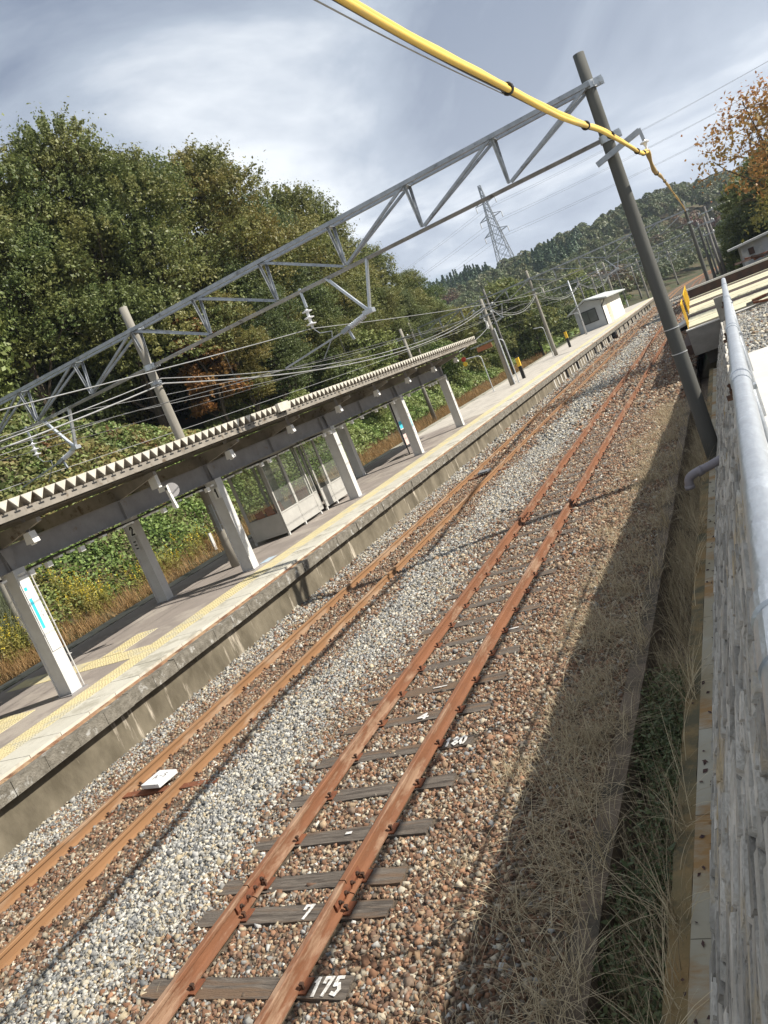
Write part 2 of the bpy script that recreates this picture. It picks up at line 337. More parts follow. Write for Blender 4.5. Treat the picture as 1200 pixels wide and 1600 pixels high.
# crushed stones
def stones(n, xr, yr, size, seed, zf, wfun, avoid=True, sink=0.25, dens=None):
    g = np.random.default_rng(seed)
    x = g.uniform(*xr, n); y = g.uniform(yr[0], yr[1], n)
    keep = np.ones(n, bool)
    if dens is not None: keep &= g.random(n) < dens(x, y)
    if avoid:
        sy = np.array(SID_Y); i = np.clip(np.searchsorted(sy, y), 1, len(sy)-1)
        d = np.minimum(np.abs(sy[i]-y), np.abs(sy[i-1]-y))
        keep &= ~((d < .125) & (x > -4.0) & (x < -3.6) & (y < 8))
        keep &= ~((d < .108) & (x > -5.62) & (x < -3.64) & (g.random(n) < np.interp(y, [4, 8, 20], [.99, .95, .80])))
        my = np.array(MAIN_Y); i = np.clip(np.searchsorted(my, y), 1, len(my)-1)
        d = np.minimum(np.abs(my[i]-y), np.abs(my[i-1]-y))
        keep &= ~((d < .10) & (x > -9.5) & (x < -7.5) & (g.random(n) < .80))
        for rx in (-9.04, -7.975, -5.157, -4.09): keep &= np.abs(x-rx) > .068
    x, y = x[keep], y[keep]; n = len(x)
    s = size*np.exp(g.normal(0, .28, n)); z = zf(x, y)+s*g.uniform(-sink, .35, n)
    base = np.array([(a, b, c) for c in (-1, 1) for a, b in ((-1, -1), (1, -1), (1, 1), (-1, 1))], float)
    P = base[None]*g.uniform(.28, 1.05, (n, 8, 3))
    P *= np.stack([g.uniform(.8, 1.25, n), g.uniform(.6, 1.0, n), g.uniform(.45, .85, n)], -1)[:, None, :]
    # random rotation
    q = g.normal(size=(n, 4)); q /= np.linalg.norm(q, axis=1)[:, None]; a, b, c, d = q.T
    Rm = np.stack([1-2*(c*c+d*d), 2*(b*c-a*d), 2*(b*d+a*c), 2*(b*c+a*d), 1-2*(b*b+d*d), 2*(c*d-a*b), 2*(b*d-a*c), 2*(c*d+a*b), 1-2*(b*b+c*c)], -1).reshape(n, 3, 3)
    P = np.einsum('nij,nkj->nki', Rm, P)*s[:, None, None]
    P[:, :, 0] += x[:, None]; P[:, :, 1] += y[:, None]; P[:, :, 2] += z[:, None]
    F = np.array([(0, 3, 2, 1), (4, 5, 6, 7), (0, 1, 5, 4), (1, 2, 6, 5), (2, 3, 7, 6), (3, 0, 4, 7)])
    faces = (np.arange(n)[:, None, None]*8+F[None]).reshape(-1, 4)
    pw = wfun(x, y); isw = g.random(n) < pw
    W = np.array([(.68, .66, .60), (.46, .45, .42), (.28, .285, .28), (.62, .56, .44), (.19, .19, .19), (.60, .50, .34), (.54, .53, .50), (.36, .35, .32), (.70, .66, .56)])
    B = np.array([(.29, .165, .10), (.23, .125, .075), (.35, .235, .145), (.43, .32, .21), (.16, .10, .07), (.27, .23, .185), (.34, .19, .115), (.52, .45, .34), (.20, .145, .105), (.25, .15, .10)])
    c = np.where(isw[:, None], W[g.integers(0, len(W), n)]*.75, B[g.integers(0, len(B), n)]*.85)*g.uniform(.55, 1.12, (n, 1))
    return P.reshape(-1, 3), faces, c
def wzone(x, y):
    e = 0.25*np.sin(y*.9)+.15*np.sin(y*2.3+x)
    w = np.interp(x+e*.6, [-10.3, -9.75, -9.3, -9.0, -8, -7.55, -7.15, -6.2, -5.75, -5.2, -4.0, -3.2, -2.0], [.92, .75, .22, .06, .05, .20, .96, .92, .45, .16, .12, .05, .05])
    lumps = .5+.5*np.sin(x*1.7+y*.6)*np.sin(y*.37+2)
    return np.clip(w*(.8+.3*lumps), 0, 1)
def stone_obj(name, parts, m, kind='stuff'):
    vs, fs, cs, o_ = [], [], [], 0
    for v, f, c in parts: vs.append(v); fs.append(f+o_); cs.append(c); o_ += len(v)
    v = np.concatenate(vs); f = np.concatenate(fs); c = np.concatenate(cs)
    me = fast_mesh(name, v, f); at = me.color_attributes.new('stone', 'FLOAT_COLOR', 'POINT')
    cc = np.ones((len(v), 4), np.float32); cc[:, :3] = np.repeat(c, 8, axis=0); at.data.foreach_set('color', cc.ravel())
    return link(name, me, m)
m_st = bpy.data.materials.new('crushed_stone'); m_st.use_nodes = True
_n, _l = m_st.node_tree.nodes, m_st.node_tree.links; _p = _n['Principled BSDF']; _p.inputs['Roughness'].default_value = .85; _p.inputs['Specular IOR Level'].default_value = .25
_a = _n.new('ShaderNodeVertexColor'); _a.layer_name = 'stone'; _g = _n.new('ShaderNodeNewGeometry'); _t = _n.new('ShaderNodeTexNoise'); _t.inputs['Scale'].default_value = 60; _l.new(_g.outputs['Position'], _t.inputs[0])
_m = _n.new('ShaderNodeMixRGB'); _m.blend_type = 'MULTIPLY'; _m.inputs[0].default_value = .5; _l.new(_a.outputs[0], _m.inputs[1]); _l.new(_t.outputs[0], _m.inputs[2])
_h = _n.new('ShaderNodeMixRGB'); _h.blend_type = 'MULTIPLY'; _h.inputs[0].default_value = 1; _h.inputs[2].default_value = (1.3, 1.3, 1.3, 1); _l.new(_m.outputs[0], _h.inputs[1]); _l.new(_h.outputs[0], _p.inputs['Base Color'])
dn = lambda x, y: np.interp(x, [-3.2, -2.6, -2.0], [1, .75, .5])
o = stone_obj('ballast_stones', [stones(165000, (-10.25, -2.1), (1.5, 12), .0215, 1, bal, wzone, dens=dn),
     stones(125000, (-10.25, -2.1), (12, 26), .0265, 2, bal, wzone, dens=dn),
     stones(62000, (-10.25, -2.0), (26, 62), .044, 3, bal, wzone, avoid=False),
     stones(36000, (-10.25, -2.0), (62, 125), .07, 4, bal, wzone, avoid=False)], m_st)
tag(o, 'crushed grey, white and rust brown stones between the rails', 'gravel', kind='stuff')
yz = lambda x, y: np.interp(y, [12, 31], [1.955, 1.305])+0*x
o = stone_obj('yard_gravel', [stones(42000, (-.15, 7), (12.8, 31), .032, 5, yz, lambda x, y: x*0+.93, avoid=False)], m_st)
tag(o, 'loose grey gravel in the yard beyond the pale slab', 'gravel', kind='stuff')
mb = MB(); mb.prism([(12.0, 1.0), (31.0, .9), (31.0, 1.30), (12.0, 1.95)], 'x', -.18, 14); structure('yard', mb, m_yard)

# right side: drain, ledge, retaining wall, slab
def rough_prism(poly, y0, y1, step=.25, amp=.006, seed=1):
    g = random.Random(seed); mb = MB(); ny = int((y1-y0)/step)+1; n = len(poly)
    for j in range(ny+1):
        y = y0+(y1-y0)*j/ny
        for p in poly: mb.v.append((p[0]+g.uniform(-amp, amp), y, p[1]+g.uniform(-amp, amp)))
    for j in range(ny):
        for i in range(n): mb.f.append((j*n+i, j*n+(i+1) % n, (j+1)*n+(i+1) % n, (j+1)*n+i))
    mb.f.append(tuple(reversed(range(n)))); mb.f.append(tuple(ny*n+i for i in range(n))); return mb
dr = empty('drain_channel', (-1.75, 10, -.7), 'open concrete drainage channel full of weeds beside the track bed', 'drain')
put('side_wall', rough_prism([(-2.07, -.8), (-1.90, -.8), (-1.89, -.17), (-2.07, -.165)], -3, 32, .3, .008, 4), m_drain, dr)['label'] = 'brown crumbling edge wall nearest the rails'
put('channel_floor', rough_prism([(-1.90, -.8), (-1.45, -.8), (-1.45, -.62), (-1.90, -.62)], -3, 32, .5, .02, 5), m_drain, dr)
put('coping', rough_prism([(-1.45, -.8), (-1.31, -.8), (-1.31, -.185), (-1.45, -.19)], -3, 31, .25, .006, 6), m_ledge2, dr)
mb = MB(); y = -3.0
while y < 30:
    l_ = 1.2; mb.box((-1.307, y, -.6), (-1.12, y+l_-.008, -.178)); y += l_
put('ledge_slab', mb, m_ledge, dr)['label'] = 'pale ledge slabs stained orange and green'
m_rock = mat('split_stone', (.50, .47, .42), (.34, .32, .28), scale=6, rough=.95, bump=.8, bscale=45, stretch=(1, .6, 1.6), c3=(.46, .37, .24), s3=.9, t3=.62, island=True)
def WZ_(y): return float(np.interp(y, [11, 31], [1.95, 1.30]))
def WX_(z): return -1.17+.87*(z+.18)/2.18
rw = empty('stone_retaining_wall', (-.8, 10, -.2), 'leaning grey split stone retaining wall between the drain ledge and the pipe fence', 'wall')
mb = MB(); ys_w = [-3, 3, 8, 11, 15, 20, 25, 31]
for y in ys_w:
    z = WZ_(y); mb.v += [(-1.13, y, -.7), (-1.13, y, -.18), (WX_(z-.03)+.04, y, z-.03), (-.1, y, z-.03), (-.1, y, -.7)]
for j in range(len(ys_w)-1): mb.f += [(j*5+i, j*5+(i+1) % 5, (j+1)*5+(i+1) % 5, (j+1)*5+i) for i in range(5)]
mb.f += [(4, 3, 2, 1, 0), tuple((len(ys_w)-1)*5+i for i in range(5))]
put('core', mb, mat('joint_mortar', (.20, .185, .165), (.13, .12, .105), scale=9, rough=1), rw)
g = random.Random(41); mb = MB(); sl = Vector((.87, 0, 2.18)).normalized(); nn = Vector((-2.18, 0, .87)).normalized(); B0 = Vector((-1.17, 0, -.18)); u = 0.0
while u < 2.34:
    h = g.uniform(.035, .10); y = -1.5+g.uniform(0, .2)
    while y < 31:
        l_ = g.uniform(.18, .80)*(1 if y < 12 else 1.4); y1 = min(y+l_, 31); zt_ = WZ_(y)
        if (B0+sl*(u+h)).z < zt_-.015:
            pr_ = g.uniform(.0, .035); ga = g.uniform(.002, .008); c = []
            for (a_, b_) in ((y+ga, u+ga), (y1-ga, u+ga+g.uniform(-.008, .008)), (y1-ga, u+h-ga), (y+ga, u+h-ga+g.uniform(-.008, .008))): c.append(B0+sl*b_+Vector((0, a_, 0))-nn*.03)
            ce = sum(c, Vector())/4; f_ = [p+(ce-p)*g.uniform(.04, .16)+nn*(.03+pr_+g.uniform(-.008, .008)) for p in c]
            mb.add(c+f_, [(4, 5, 6, 7), (0, 1, 5, 4), (1, 2, 6, 5), (2, 3, 7, 6), (3, 0, 4, 7)])
        y = y1
    u += h
put('stone_facing', mb, m_rock, rw)
mb = MB()
for a_, b_ in zip(ys_w, ys_w[1:]):
    za, zb_ = WZ_(a_), WZ_(b_); mb.add([(-.315, a_, za-.04), (-.178, a_, za-.04), (-.178, a_, za+.028), (-.315, a_, za+.02), (-.315, b_, zb_-.04), (-.178, b_, zb_-.04), (-.178, b_, zb_+.028), (-.315, b_, zb_+.02)], [(0, 3, 2, 1), (4, 5, 6, 7), (0, 1, 5, 4), (1, 2, 6, 5), (2, 3, 7, 6), (3, 0, 4, 7)])
put('coping', mb, m_conc, rw)
mb = MB(); mb.box((-.17, -4, 1.6), (6, 7.2, 2.03)); mb.box((-.17, 7.215, 1.6), (6, 13.2, 2.03))
structure('pavement', mb, m_slab)

# fallen leaves on the ledge
mb = MB(); g = random.Random(5)
for i in range(90):
    x = g.uniform(-1.28, -1.12) if g.random() < .8 else g.uniform(-1.44, -1.2); y = 3.6+g.random()**1.3*13; a = g.uniform(0, 6.28); s = g.uniform(.014, .036)
    c = Vector((x, y, -.170)); d = Vector((math.cos(a), math.sin(a), g.uniform(-.1, .3)))*s; q = Vector((-math.sin(a), math.cos(a), g.uniform(-.1, .3)))*s*g.uniform(.35, .7)
    mb.add([c-d, c-q*.9, c+d, c+q+Vector((0, 0, .008))], [(0, 1, 2, 3)])
tag(put('fallen_leaves', mb, mat('dead_leaf', (.05, .03, .035), (.09, .05, .04), scale=9)), 'dark dead leaves lying along the ledge slabs', 'leaves', kind='stuff')

# ---------------------------------------------------------------- rails and sleepers
m_rail_s = mat('rusty_rail', (.215, .095, .048), (.13, .058, .031), scale=5, rough=.8, bump=.25, bscale=60, stretch=(1, .25, 1), c3=(.27, .17, .11), s3=5, t3=.56)
m_rail_m = mat('brown_rail', (.27, .148, .072), (.205, .11, .053), scale=4, rough=.7, bump=.15, bscale=60, stretch=(1, .15, 1), c3=(.31, .21, .135), s3=4, t3=.57)
m_iron = mat('dark_iron', (.045, .028, .02), (.09, .045, .028), scale=12, rough=.8)
m_rust = mat('rust_iron', (.20, .075, .035), (.12, .045, .025), scale=9, rough=.85, bump=.3)
m_timber = mat('weathered_timber', (.165, .14, .115), (.07, .057, .047), scale=7, rough=.9, bump=.8, bscale=30, stretch=(.35, 5, 5), c3=(.15, .10, .065), s3=1.5, t3=.55)
m_mtimb = mat('dusty_sleeper', (.21, .15, .095), (.28, .20, .12), scale=5, rough=.95, bump=.4)
m_paint = mat('white_paint', (.74, .73, .70), (.40, .37, .33), scale=38, rough=.8, c3=(.2, .17, .14), s3=30, t3=.62)

def rail(name, x, zt, h, m, label, y0=-4, y1=320, joints=()):
    prof = [(-.06, -h), (.06, -h), (.06, -h+.012), (.010, -h+.032), (.008, -.042), (.031, -.034), (.031, -.006), (.024, 0), (-.024, 0), (-.031, -.006), (-.031, -.034), (-.008, -.042), (-.010, -h+.032), (-.06, -h+.012)]
    ysx = [y0]+[q for q in np.arange(10, 150, 10)]+list(np.arange(150, y1, 6)); mb = MB(); n = len(prof)
    cuts = sorted(joints)
    # straight part is cut at the joints with a small gap
    segs = []; a = y0
    for c in cuts: segs.append((a, c-.006)); a = c+.006
    segs.append((a, y1))
    for a, b in segs:
        yy = [a]+[q for q in ysx if a < q < b]+[b]; o_ = len(mb.v)
        for q in yy:
            dx_ = float(off(q))
            for p in prof: mb.v.append((x+dx_+p[0], q, zt+p[1]))
        for j in range(len(yy)-1):
            for i in range(n): mb.f.append((o_+j*n+i, o_+(j+1)*n+i, o_+(j+1)*n+(i+1) % n, o_+j*n+(i+1) % n))
        mb.f.append(tuple(o_+i for i in range(n))); mb.f.append(tuple(o_+(len(yy)-1)*n+i for i in reversed(range(n))))
    t = empty('rail', (x, 0, zt-h), label, 'rail'); put('running_rail', mb, m, t)
    for c in cuts:
        for s in (-1, 1):
            mb = MB(); q = [(.012, -h+.034), (.026, -h+.03), (.034, -.085), (.026, -.04), (.012, -.04)]
            mb.prism([(x+s*a_, zt+b_) for a_, b_ in q], 'y', c-.23, c+.23) if False else None
            vv = [(x+s*a_, yy_, zt+b_) for yy_ in (c-.23, c+.23) for a_, b_ in q]; k = len(q)
            mb.add(vv, [(i, (i+1) % k, (i+1) % k+k, i+k) for i in range(k)]+[tuple(reversed(range(k))), tuple(range(k, 2*k))])
            fp = put('fishplate', mb, m_rust, t)
            for dy_ in (-.17, -.06, .06, .17): put('bolt', MB().lathe([(.019, 0), (.019, .018), (.010, .020), (.010, .042)], (x+s*.03, c+dy_, zt-.072), 6, (s, 0, 0)), m_iron, fp)
    return t
rail('r', -5.157, 0, .145, m_rail_s, 'rusty red siding rail, the left one of the near track', joints=(4.80, 16.2, 36))
rail('r', -4.09, 0, .145, m_rail_s, 'rusty red siding rail closest to the camera and the drain', joints=(4.76, 16.1, 36))
rail('r', -9.04, -.1, .15, m_rail_m, 'smooth brown running rail nearest the platform wall')
rail('r', -7.975, -.1, .15, m_rail_m, 'smooth brown running rail of the platform track, on the white gravel side')

def sleeper_mesh(L_, W_, H_, seed, rough_=.006):
    g = random.Random(seed); mb = MB(); nx, ny = 14, 3
    for j in range(ny+1):
        for i in range(nx+1):
            mb.v.append((-L_/2+L_*i/nx+(g.uniform(-.012, .012) if i in (0, nx) else 0), -W_/2+W_*j/ny+(g.uniform(-.006, .006) if j in (0, ny) else 0), g.uniform(-rough_, rough_)))
    top = len(mb.v)
    for j in range(ny):
        for i in range(nx): a = j*(nx+1)+i; mb.f.append((a, a+1, a+nx+2, a+nx+1))
    ring = [i for i in range(nx+1)]+[j*(nx+1)+nx for j in range(1, ny+1)]+[ny*(nx+1)+i for i in range(nx-1, -1, -1)]+[j*(nx+1) for j in range(ny-1, 0, -1)]
    for r_ in ring: p = mb.v[r_]; mb.v.append((p[0], p[1], -H_))
    k = len(ring)
    for i in range(k): mb.f.append((ring[i], top+i, top+(i+1) % k, ring[(i+1) % k]))
    mb.f.append(tuple(top+i for i in reversed(range(k)))); return mb
def plate_mb(x, zt):
    return MB().box((x-.12, -.075, zt), (x+.12, .075, zt+.012))
def spike_mb(x, y, zt):
    mb = MB(); mb.box((x-.01, y-.009, zt), (x+.01, y+.009, zt+.035)); mb.box((x-.016, y-.014, zt+.035), (x+.016, y+.014, zt+.052)); return mb
G_SL = 'timber sleepers under the rusty siding'
variants = []
for k in range(4):
    t = empty('sleeper', (0, 0, 0), 'x', 'sleeper', G_SL)
    put('timber', sleeper_mesh(1.99, .20, .14, 20+k), m_timber, t)
    for rx in (-.527, .54):
        pl = put('tie_plate', plate_mb(rx, .004), m_rust, t)
        for sx, sy in ((-.082, .03), (.082, -.03)): put('spike', spike_mb(rx+sx, sy, .015), m_iron, pl)
    variants.append(t)
NUM_LAB = {3: 'dark timber sleeper with 175 painted in white on its right end', 4: 'split grey timber sleeper at the rail joint with a white 7 between the rails',
           5: 'bare grey timber sleeper just beyond the one with the white 7', 6: 'dark timber sleeper with a small white paint mark between the rails',
           8: 'timber sleeper with 180 painted in white on its right end', 9: 'timber sleeper with a long white paint smear between the rails, just past the 180',
           10: 'timber sleeper with a thin white paint streak, second past the 180', 12: 'sleeper end with white paint flakes to the right of the siding rail'}
g = random.Random(9)
used = set()
for i, y in enumerate(SID_Y):
    if y < 1.6: continue
    k = i % 4; src = variants[k]
    if k in used or i in NUM_LAB: o = copy_tree(src)
    else: o = src; used.add(k)
    o.location = (-4.632+g.uniform(-.02, .02), y, -.153+g.uniform(-.004, .004)); o.rotation_euler.z = g.uniform(-.012, .012)
    o['label'] = NUM_LAB.get(i, 'unpainted weathered timber sleeper under the rusty siding rails')
    o['group'] = G_SL
    if i in NUM_LAB: del o['group']
    def paint(txt, x, yy, h, **k_):
        mb = strokes(MB(), txt, (x, yy, .009), (1, 0.04, 0), (-.1, 1, 0), h, **k_)
        me = bpy.data.meshes.new('painted_mark'); me.from_pydata(mb.v, [], mb.f); link('painted_number', me, m_paint, o)
    if i == 3: paint('175', .69, -.08, .15, t=.20, wr=.46, gap=.15)
    if i == 4: paint('7', .17, -.08, .145, t=.22)
    if i == 6: paint('-', .10, -.03, .09, t=.4)
    if i == 8: paint('180', .69, -.08, .15, t=.20, wr=.46, gap=.15)
    if i == 9: paint('4', .05, -.07, .12, t=.3, wr=1.2)
    if i == 10: paint('-', .0, -.04, .10, t=.25, wr=2.2)
    if i == 12: paint('-', .62, -.03, .10, t=.35, wr=2.0)
t = empty('sleeper', (0, 0, 0), 'brown dusty sleeper bedded in stones under the platform track', 'sleeper', 'sleepers under the platform track')
put('timber', sleeper_mesh(2.0, .22, .14, 50, .004), m_mtimb, t)
for rx in (-.5325, .5325):
    pl = put('tie_plate', plate_mb(rx, .003), m_rust, t)
    for sx, sy in ((-.082, .03), (.082, -.03)): put('spike', spike_mb(rx+sx, sy, .014).box((rx+sx-.022, sy-.03, .02), (rx+sx+.022, sy+.03, .034)), m_iron, pl)
for i, y in enumerate(MAIN_Y):
    o = t if i == 0 else copy_tree(t)
    o.location = (-8.508+g.uniform(-.02, .02), y, -.255); o.rotation_euler.z = g.uniform(-.01, .01)
m_bal_w = mat('painted_metal_white', (.72, .73, .73), (.6, .61, .60), scale=6, rough=.45, c3=(.25, .2, .15), s3=9, t3=.66)
for y, lab, on_ in ((7.3, 'white signalling transponder slab lying between the rails beside the platform, near the camera', True), (24.3, 'dark grey transponder slab between the platform track rails, farther along', False)):
    t = empty('transponder', (-8.45, y, -.2), lab, 'transponder')
    mb = MB().prism([(-.20, -.15), (.16, -.19), (.21, .15), (-.15, .2)], 'z', 0, .055); mb.v = [(p[0]-8.45, p[1]+y, p[2]-.155) for p in mb.v]
    put('housing', mb, m_bal_w if on_ else mat('grey_plastic', (.22, .23, .25), (.16, .17, .18), scale=6, rough=.6), t)
    mb = MB(); mb.box((-9.45, y-.20, -.235), (-7.35, y-.08, -.205)) ; put('mounting_bar', mb, m_rust, t)
    if on_:
        mb = strokes(MB(), 'A-S', (-8.53, y-.03, -.099), (1, .2, 0), (-.2, 1, 0), .09); put('lettering', mb, m_iron, t)

# ---------------------------------------------------------------- platform
m_wall = mat('platform_wall_concrete', (.20, .172, .125), (.095, .08, .055), scale=1.6, rough=.92, bump=.3, bscale=25, stretch=(1, 1, .6), c3=(.52, .46, .37), s3=2.2, t3=.63, stains=(1, 1.5, .22))
m_cop = mat('coping_stone', (.22, .20, .165), (.12, .108, .086), scale=9, rough=.95, bump=1.0, bscale=38, c3=(.42, .41, .38), s3=5, t3=.62)
m_brick = mat('rusty_strip', (.24, .11, .06), (.36, .25, .15), scale=4, rough=.9, c3=(.14, .07, .04), s3=3, t3=.55)
m_tile = mat('platform_tile', (.54, .52, .45), (.46, .44, .375), scale=2, rough=.85, bump=.1, bscale=50, c3=(.36, .34, .28), s3=1.8, t3=.56)
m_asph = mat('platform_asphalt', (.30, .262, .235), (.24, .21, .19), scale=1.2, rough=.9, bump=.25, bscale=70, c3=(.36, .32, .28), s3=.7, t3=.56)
m_kerb = mat('back_kerb', (.36, .34, .28), (.26, .245, .19), scale=2, rough=.92, bump=.3, c3=(.10, .10, .07), s3=1.2, t3=.58)
m_yel = mat('tactile_yellow', (.62, .54, .31), (.55, .48, .29), scale=2.2, rough=.8, bump=.4, bscale=40, c3=(.47, .44, .34), s3=1.6, t3=.56)
pf = empty('platform', (-12.5, 40, -.4), 'long low station platform with cracked concrete edge, pale tiles and a yellow tactile line', 'platform')
PY0, PY1 = -2, 136
put('platform_wall', rough_prism([(-16.2, -.7), (-10.14, -.7), (-10.14, .46), (-10.2, .62), (-16.2, .62)], PY0, PY1, 1.0, .004, 30), m_wall, pf)
mb = MB(); y = PY0; g = random.Random(3)
while y < 120:
    l_ = .60; dz = g.uniform(-.008, .008); dxx = g.uniform(-.012, .012)
    mb.box((-10.20, y+.003, .44+dz*.5), (-9.97+dxx, y+l_-.003, .655+dz)); y += l_
mb.box((-10.2, 120, .45), (-9.97, PY1, .655))
put('coping', mb, m_cop, pf)
mb = MB(); mb.box((-10.25, PY0, .60), (-10.13, PY1, .675)); put('edge_strip', mb, m_brick, pf)
mb = MB(); y = PY0; k = 0
while y < 100:
    l_ = .60; dz = g.uniform(-.003, .003)
    mb.box((-10.95, y+.005, .60), (-10.245, y+l_-.005, .722+dz)); y += l_
mb.box((-10.95, 100, .6), (-10.245, PY1, .72)); put('edge_tiles', mb, m_tile, pf)
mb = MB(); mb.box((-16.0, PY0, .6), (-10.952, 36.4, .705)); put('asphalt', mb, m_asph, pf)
mb = MB(); mb.box((-16.0, 36.4, .6), (-10.952, PY1, .707)); put('sunlit_asphalt', mb, mat('asphalt_painted_sunlit', (.50, .46, .40), (.42, .385, .335), scale=1.1, rough=.9, bump=.2, c3=(.34, .31, .27), s3=1.2, t3=.58), pf)  # same asphalt, sunlight beyond the roof painted in as a paler colour
put_each('whitewashed_pier', [MB().box((-10.137, y, -.15), (-10.115, y+.30, .38)) for y in np.arange(46, 112, 1.1)], mat('whitewash', (.60, .58, .54), (.36, .33, .28), scale=3, rough=.9, stretch=(1, 2, .5)), pf)
mb = MB(); mb.box((-16.22, PY0, .4), (-15.62, PY1, .725)); put('back_kerb', mb, m_kerb, pf)
mb = MB(); g = random.Random(8)
def tact(x0, x1, y0, y1, step=.3):
    nx = max(1, round((x1-x0)/step)); ny = max(1, round((y1-y0)/step))
    for i in range(nx):
        for j in range(ny):
            a, b = x0+(x1-x0)*i/nx, y0+(y1-y0)*j/ny
            mb.box((a+.003, b+.003, .69), (a+(x1-x0)/nx-.003, b+(y1-y0)/ny-.003, .7115+g.uniform(0, .0015)))
            if b < 15 and a > -13.4:
                for u in range(4):
                    for w_ in range(4):
                        cx_, cy_ = a+.045+u*.07, b+.045+w_*.07; mb.box((cx_-.014, cy_-.014, .712), (cx_+.014, cy_+.014, .7165))
tact(-11.56, -10.96, PY0, 60); tact(-11.56, -10.96, 60, PY1, 2.0)
tact(-13.35, -12.45, PY0, 9.0); tact(-15.3, -11.58, 10.6, 11.2); tact(-13.0, -12.4, 11.22, 12.4)
put('tactile_paving', mb, m_yel, pf)
# dark struts under the far edge
put_each('edge_strut', [MB().box((-10.13, y, -.2), (-10.0, y+.14, .44)) for y in np.arange(50, 118, 4.2)], mat('dark_steel', (.05, .05, .055), (.08, .075, .07), scale=9, rough=.6), pf)

# ---------------------------------------------------------------- canopy
m_wht = mat('column_paint', (.58, .575, .565), (.52, .512, .50), scale=5, rough=.55, c3=(.42, .33, .24), s3=6, t3=.70)
m_gry = mat('girder_paint', (.31, .30, .30), (.25, .24, .24), scale=3, rough=.55, c3=(.22, .15, .10), s3=4, t3=.66)
m_roof = mat('roof_sheet', (.46, .42, .36), (.36, .325, .275), scale=1.8, rough=.5, c3=(.16, .12, .08), s3=3, t3=.60)
m_close = mat('roof_closure', (.60, .565, .49), (.48, .45, .385), scale=6, rough=.6)
m_brnk = mat('roof_underbeam', (.30, .27, .23), (.21, .19, .16), scale=3, rough=.6, c3=(.12, .09, .06), s3=4, t3=.6)
m_blk = mat('black_steel', (.02, .02, .022), (.03, .03, .03), scale=8, rough=.5)
m_cyan = mat('cyan_band', (.05, .50, .62), (.06, .45, .58), scale=8, rough=.5)
cn = empty('platform_canopy', (-13, 19, .7), 'long platform canopy with zigzag folded roof edge and white columns', 'canopy')
CY0, CY1, PITCH = 1.0, 36.2, .2535
FX, BX = -10.62, -15.9
mb = MB(); n = int((CY1-CY0)/PITCH)
for i in range(n):
    y0, y1, y2 = CY0+i*PITCH, CY0+(i+.5)*PITCH, CY0+(i+1)*PITCH
    zf, zb = 4.04, 3.99; h = .175
    mb.add([(FX, y0, zf+h), (FX, y1, zf), (FX, y2, zf+h), (BX, y0, zb+h), (BX, y1, zb), (BX, y2, zb+h)], [(0, 1, 4, 3), (1, 2, 5, 4)])
rs = put('roof_sheet', mb, m_roof, cn)
md = rs.modifiers.new('thick', 'SOLIDIFY'); md.thickness = .006
mb = MB()
for i in range(n):
    y0, y1, y2 = CY0+i*PITCH, CY0+(i+.5)*PITCH, CY0+(i+1)*PITCH
    mb.add([(FX+.012, y0+.006, 4.213), (FX+.012, y2-.006, 4.213), (FX+.012, y1, 4.046), (FX-.0, y0+.006, 4.213), (FX-.0, y2-.006, 4.213), (FX-.0, y1, 4.046)], [(0, 2, 1), (3, 4, 5), (0, 1, 4, 3), (1, 2, 5, 4), (2, 0, 3, 5)])
put('rib_closure_strip', mb, m_close, cn)
mb = MB(); mb.box((FX+.012, 17.42, 4.02), (FX+.10, 17.95, 4.24)); put('roof_patch', mb, m_close, cn)
mb = MB(); mb.box((FX-.16, CY0, 3.905), (FX-.05, CY1, 4.03)); mb.box((FX-.20, CY0, 3.892), (FX-.02, CY1, 3.904))
nf_ = len(mb.f)
for i in range(n): y1 = CY0+(i+.25)*PITCH; mb.box((FX-.051, y1, 3.975), (FX-.044, y1+.12, 4.0))
extra_mat(put('edge_beam', mb, m_brnk, cn), m_blk, nf_)
for x in (-11.15, -11.7, -12.7, -13.9, -15.2):
    mb = MB(); mb.box((x-.03, CY0, 3.88), (x+.03, CY1, 3.985)); mb.box((x-.06, CY0, 3.865), (x+.06, CY1, 3.878)); put('purlin', mb, m_brnk, cn)
for x in (-12.0, -14.45):
    mb = MB(); mb.box((x-.015, CY0, 3.11), (x+.015, 34.0 if x > -13 else 33.2, 3.50)); e_ = 34.0 if x > -13 else 33.2
    mb.box((x-.09, CY0, 3.50), (x+.09, e_, 3.515)); mb.box((x-.09, CY0, 3.095), (x+.09, e_, 3.11))
    gd = put('girder', mb, m_gry, cn)
    for y in np.arange(3.2, 33, 3.08):
        mb = MB().box((x+.015, y-.006, 3.11), (x+.085, y+.006, 3.50)); put('stiffener', mb, m_gry, gd)
FCOL = [3.25, 9.45, 15.65, 22.1, 28.2, 33.75]
for y in [c+o_ for c in FCOL for o_ in (0, 3.08)]:
    if y > 35: continue
    mb = MB(); mb.prism([(-10.85, 3.80), (-10.85, 3.72), (-11.9, 3.52), (-15.5, 3.52), (-15.5, 3.80)], 'y', y-.05, y+.05)
    mb.v = [(p[0], p[1], p[2]) for p in mb.v]; put('cross_beam', mb, m_brnk, cn)
signs = {}
m_lampw2 = mat('sign_white', (.72, .72, .70), (.66, .66, .64), scale=4, rough=.5)
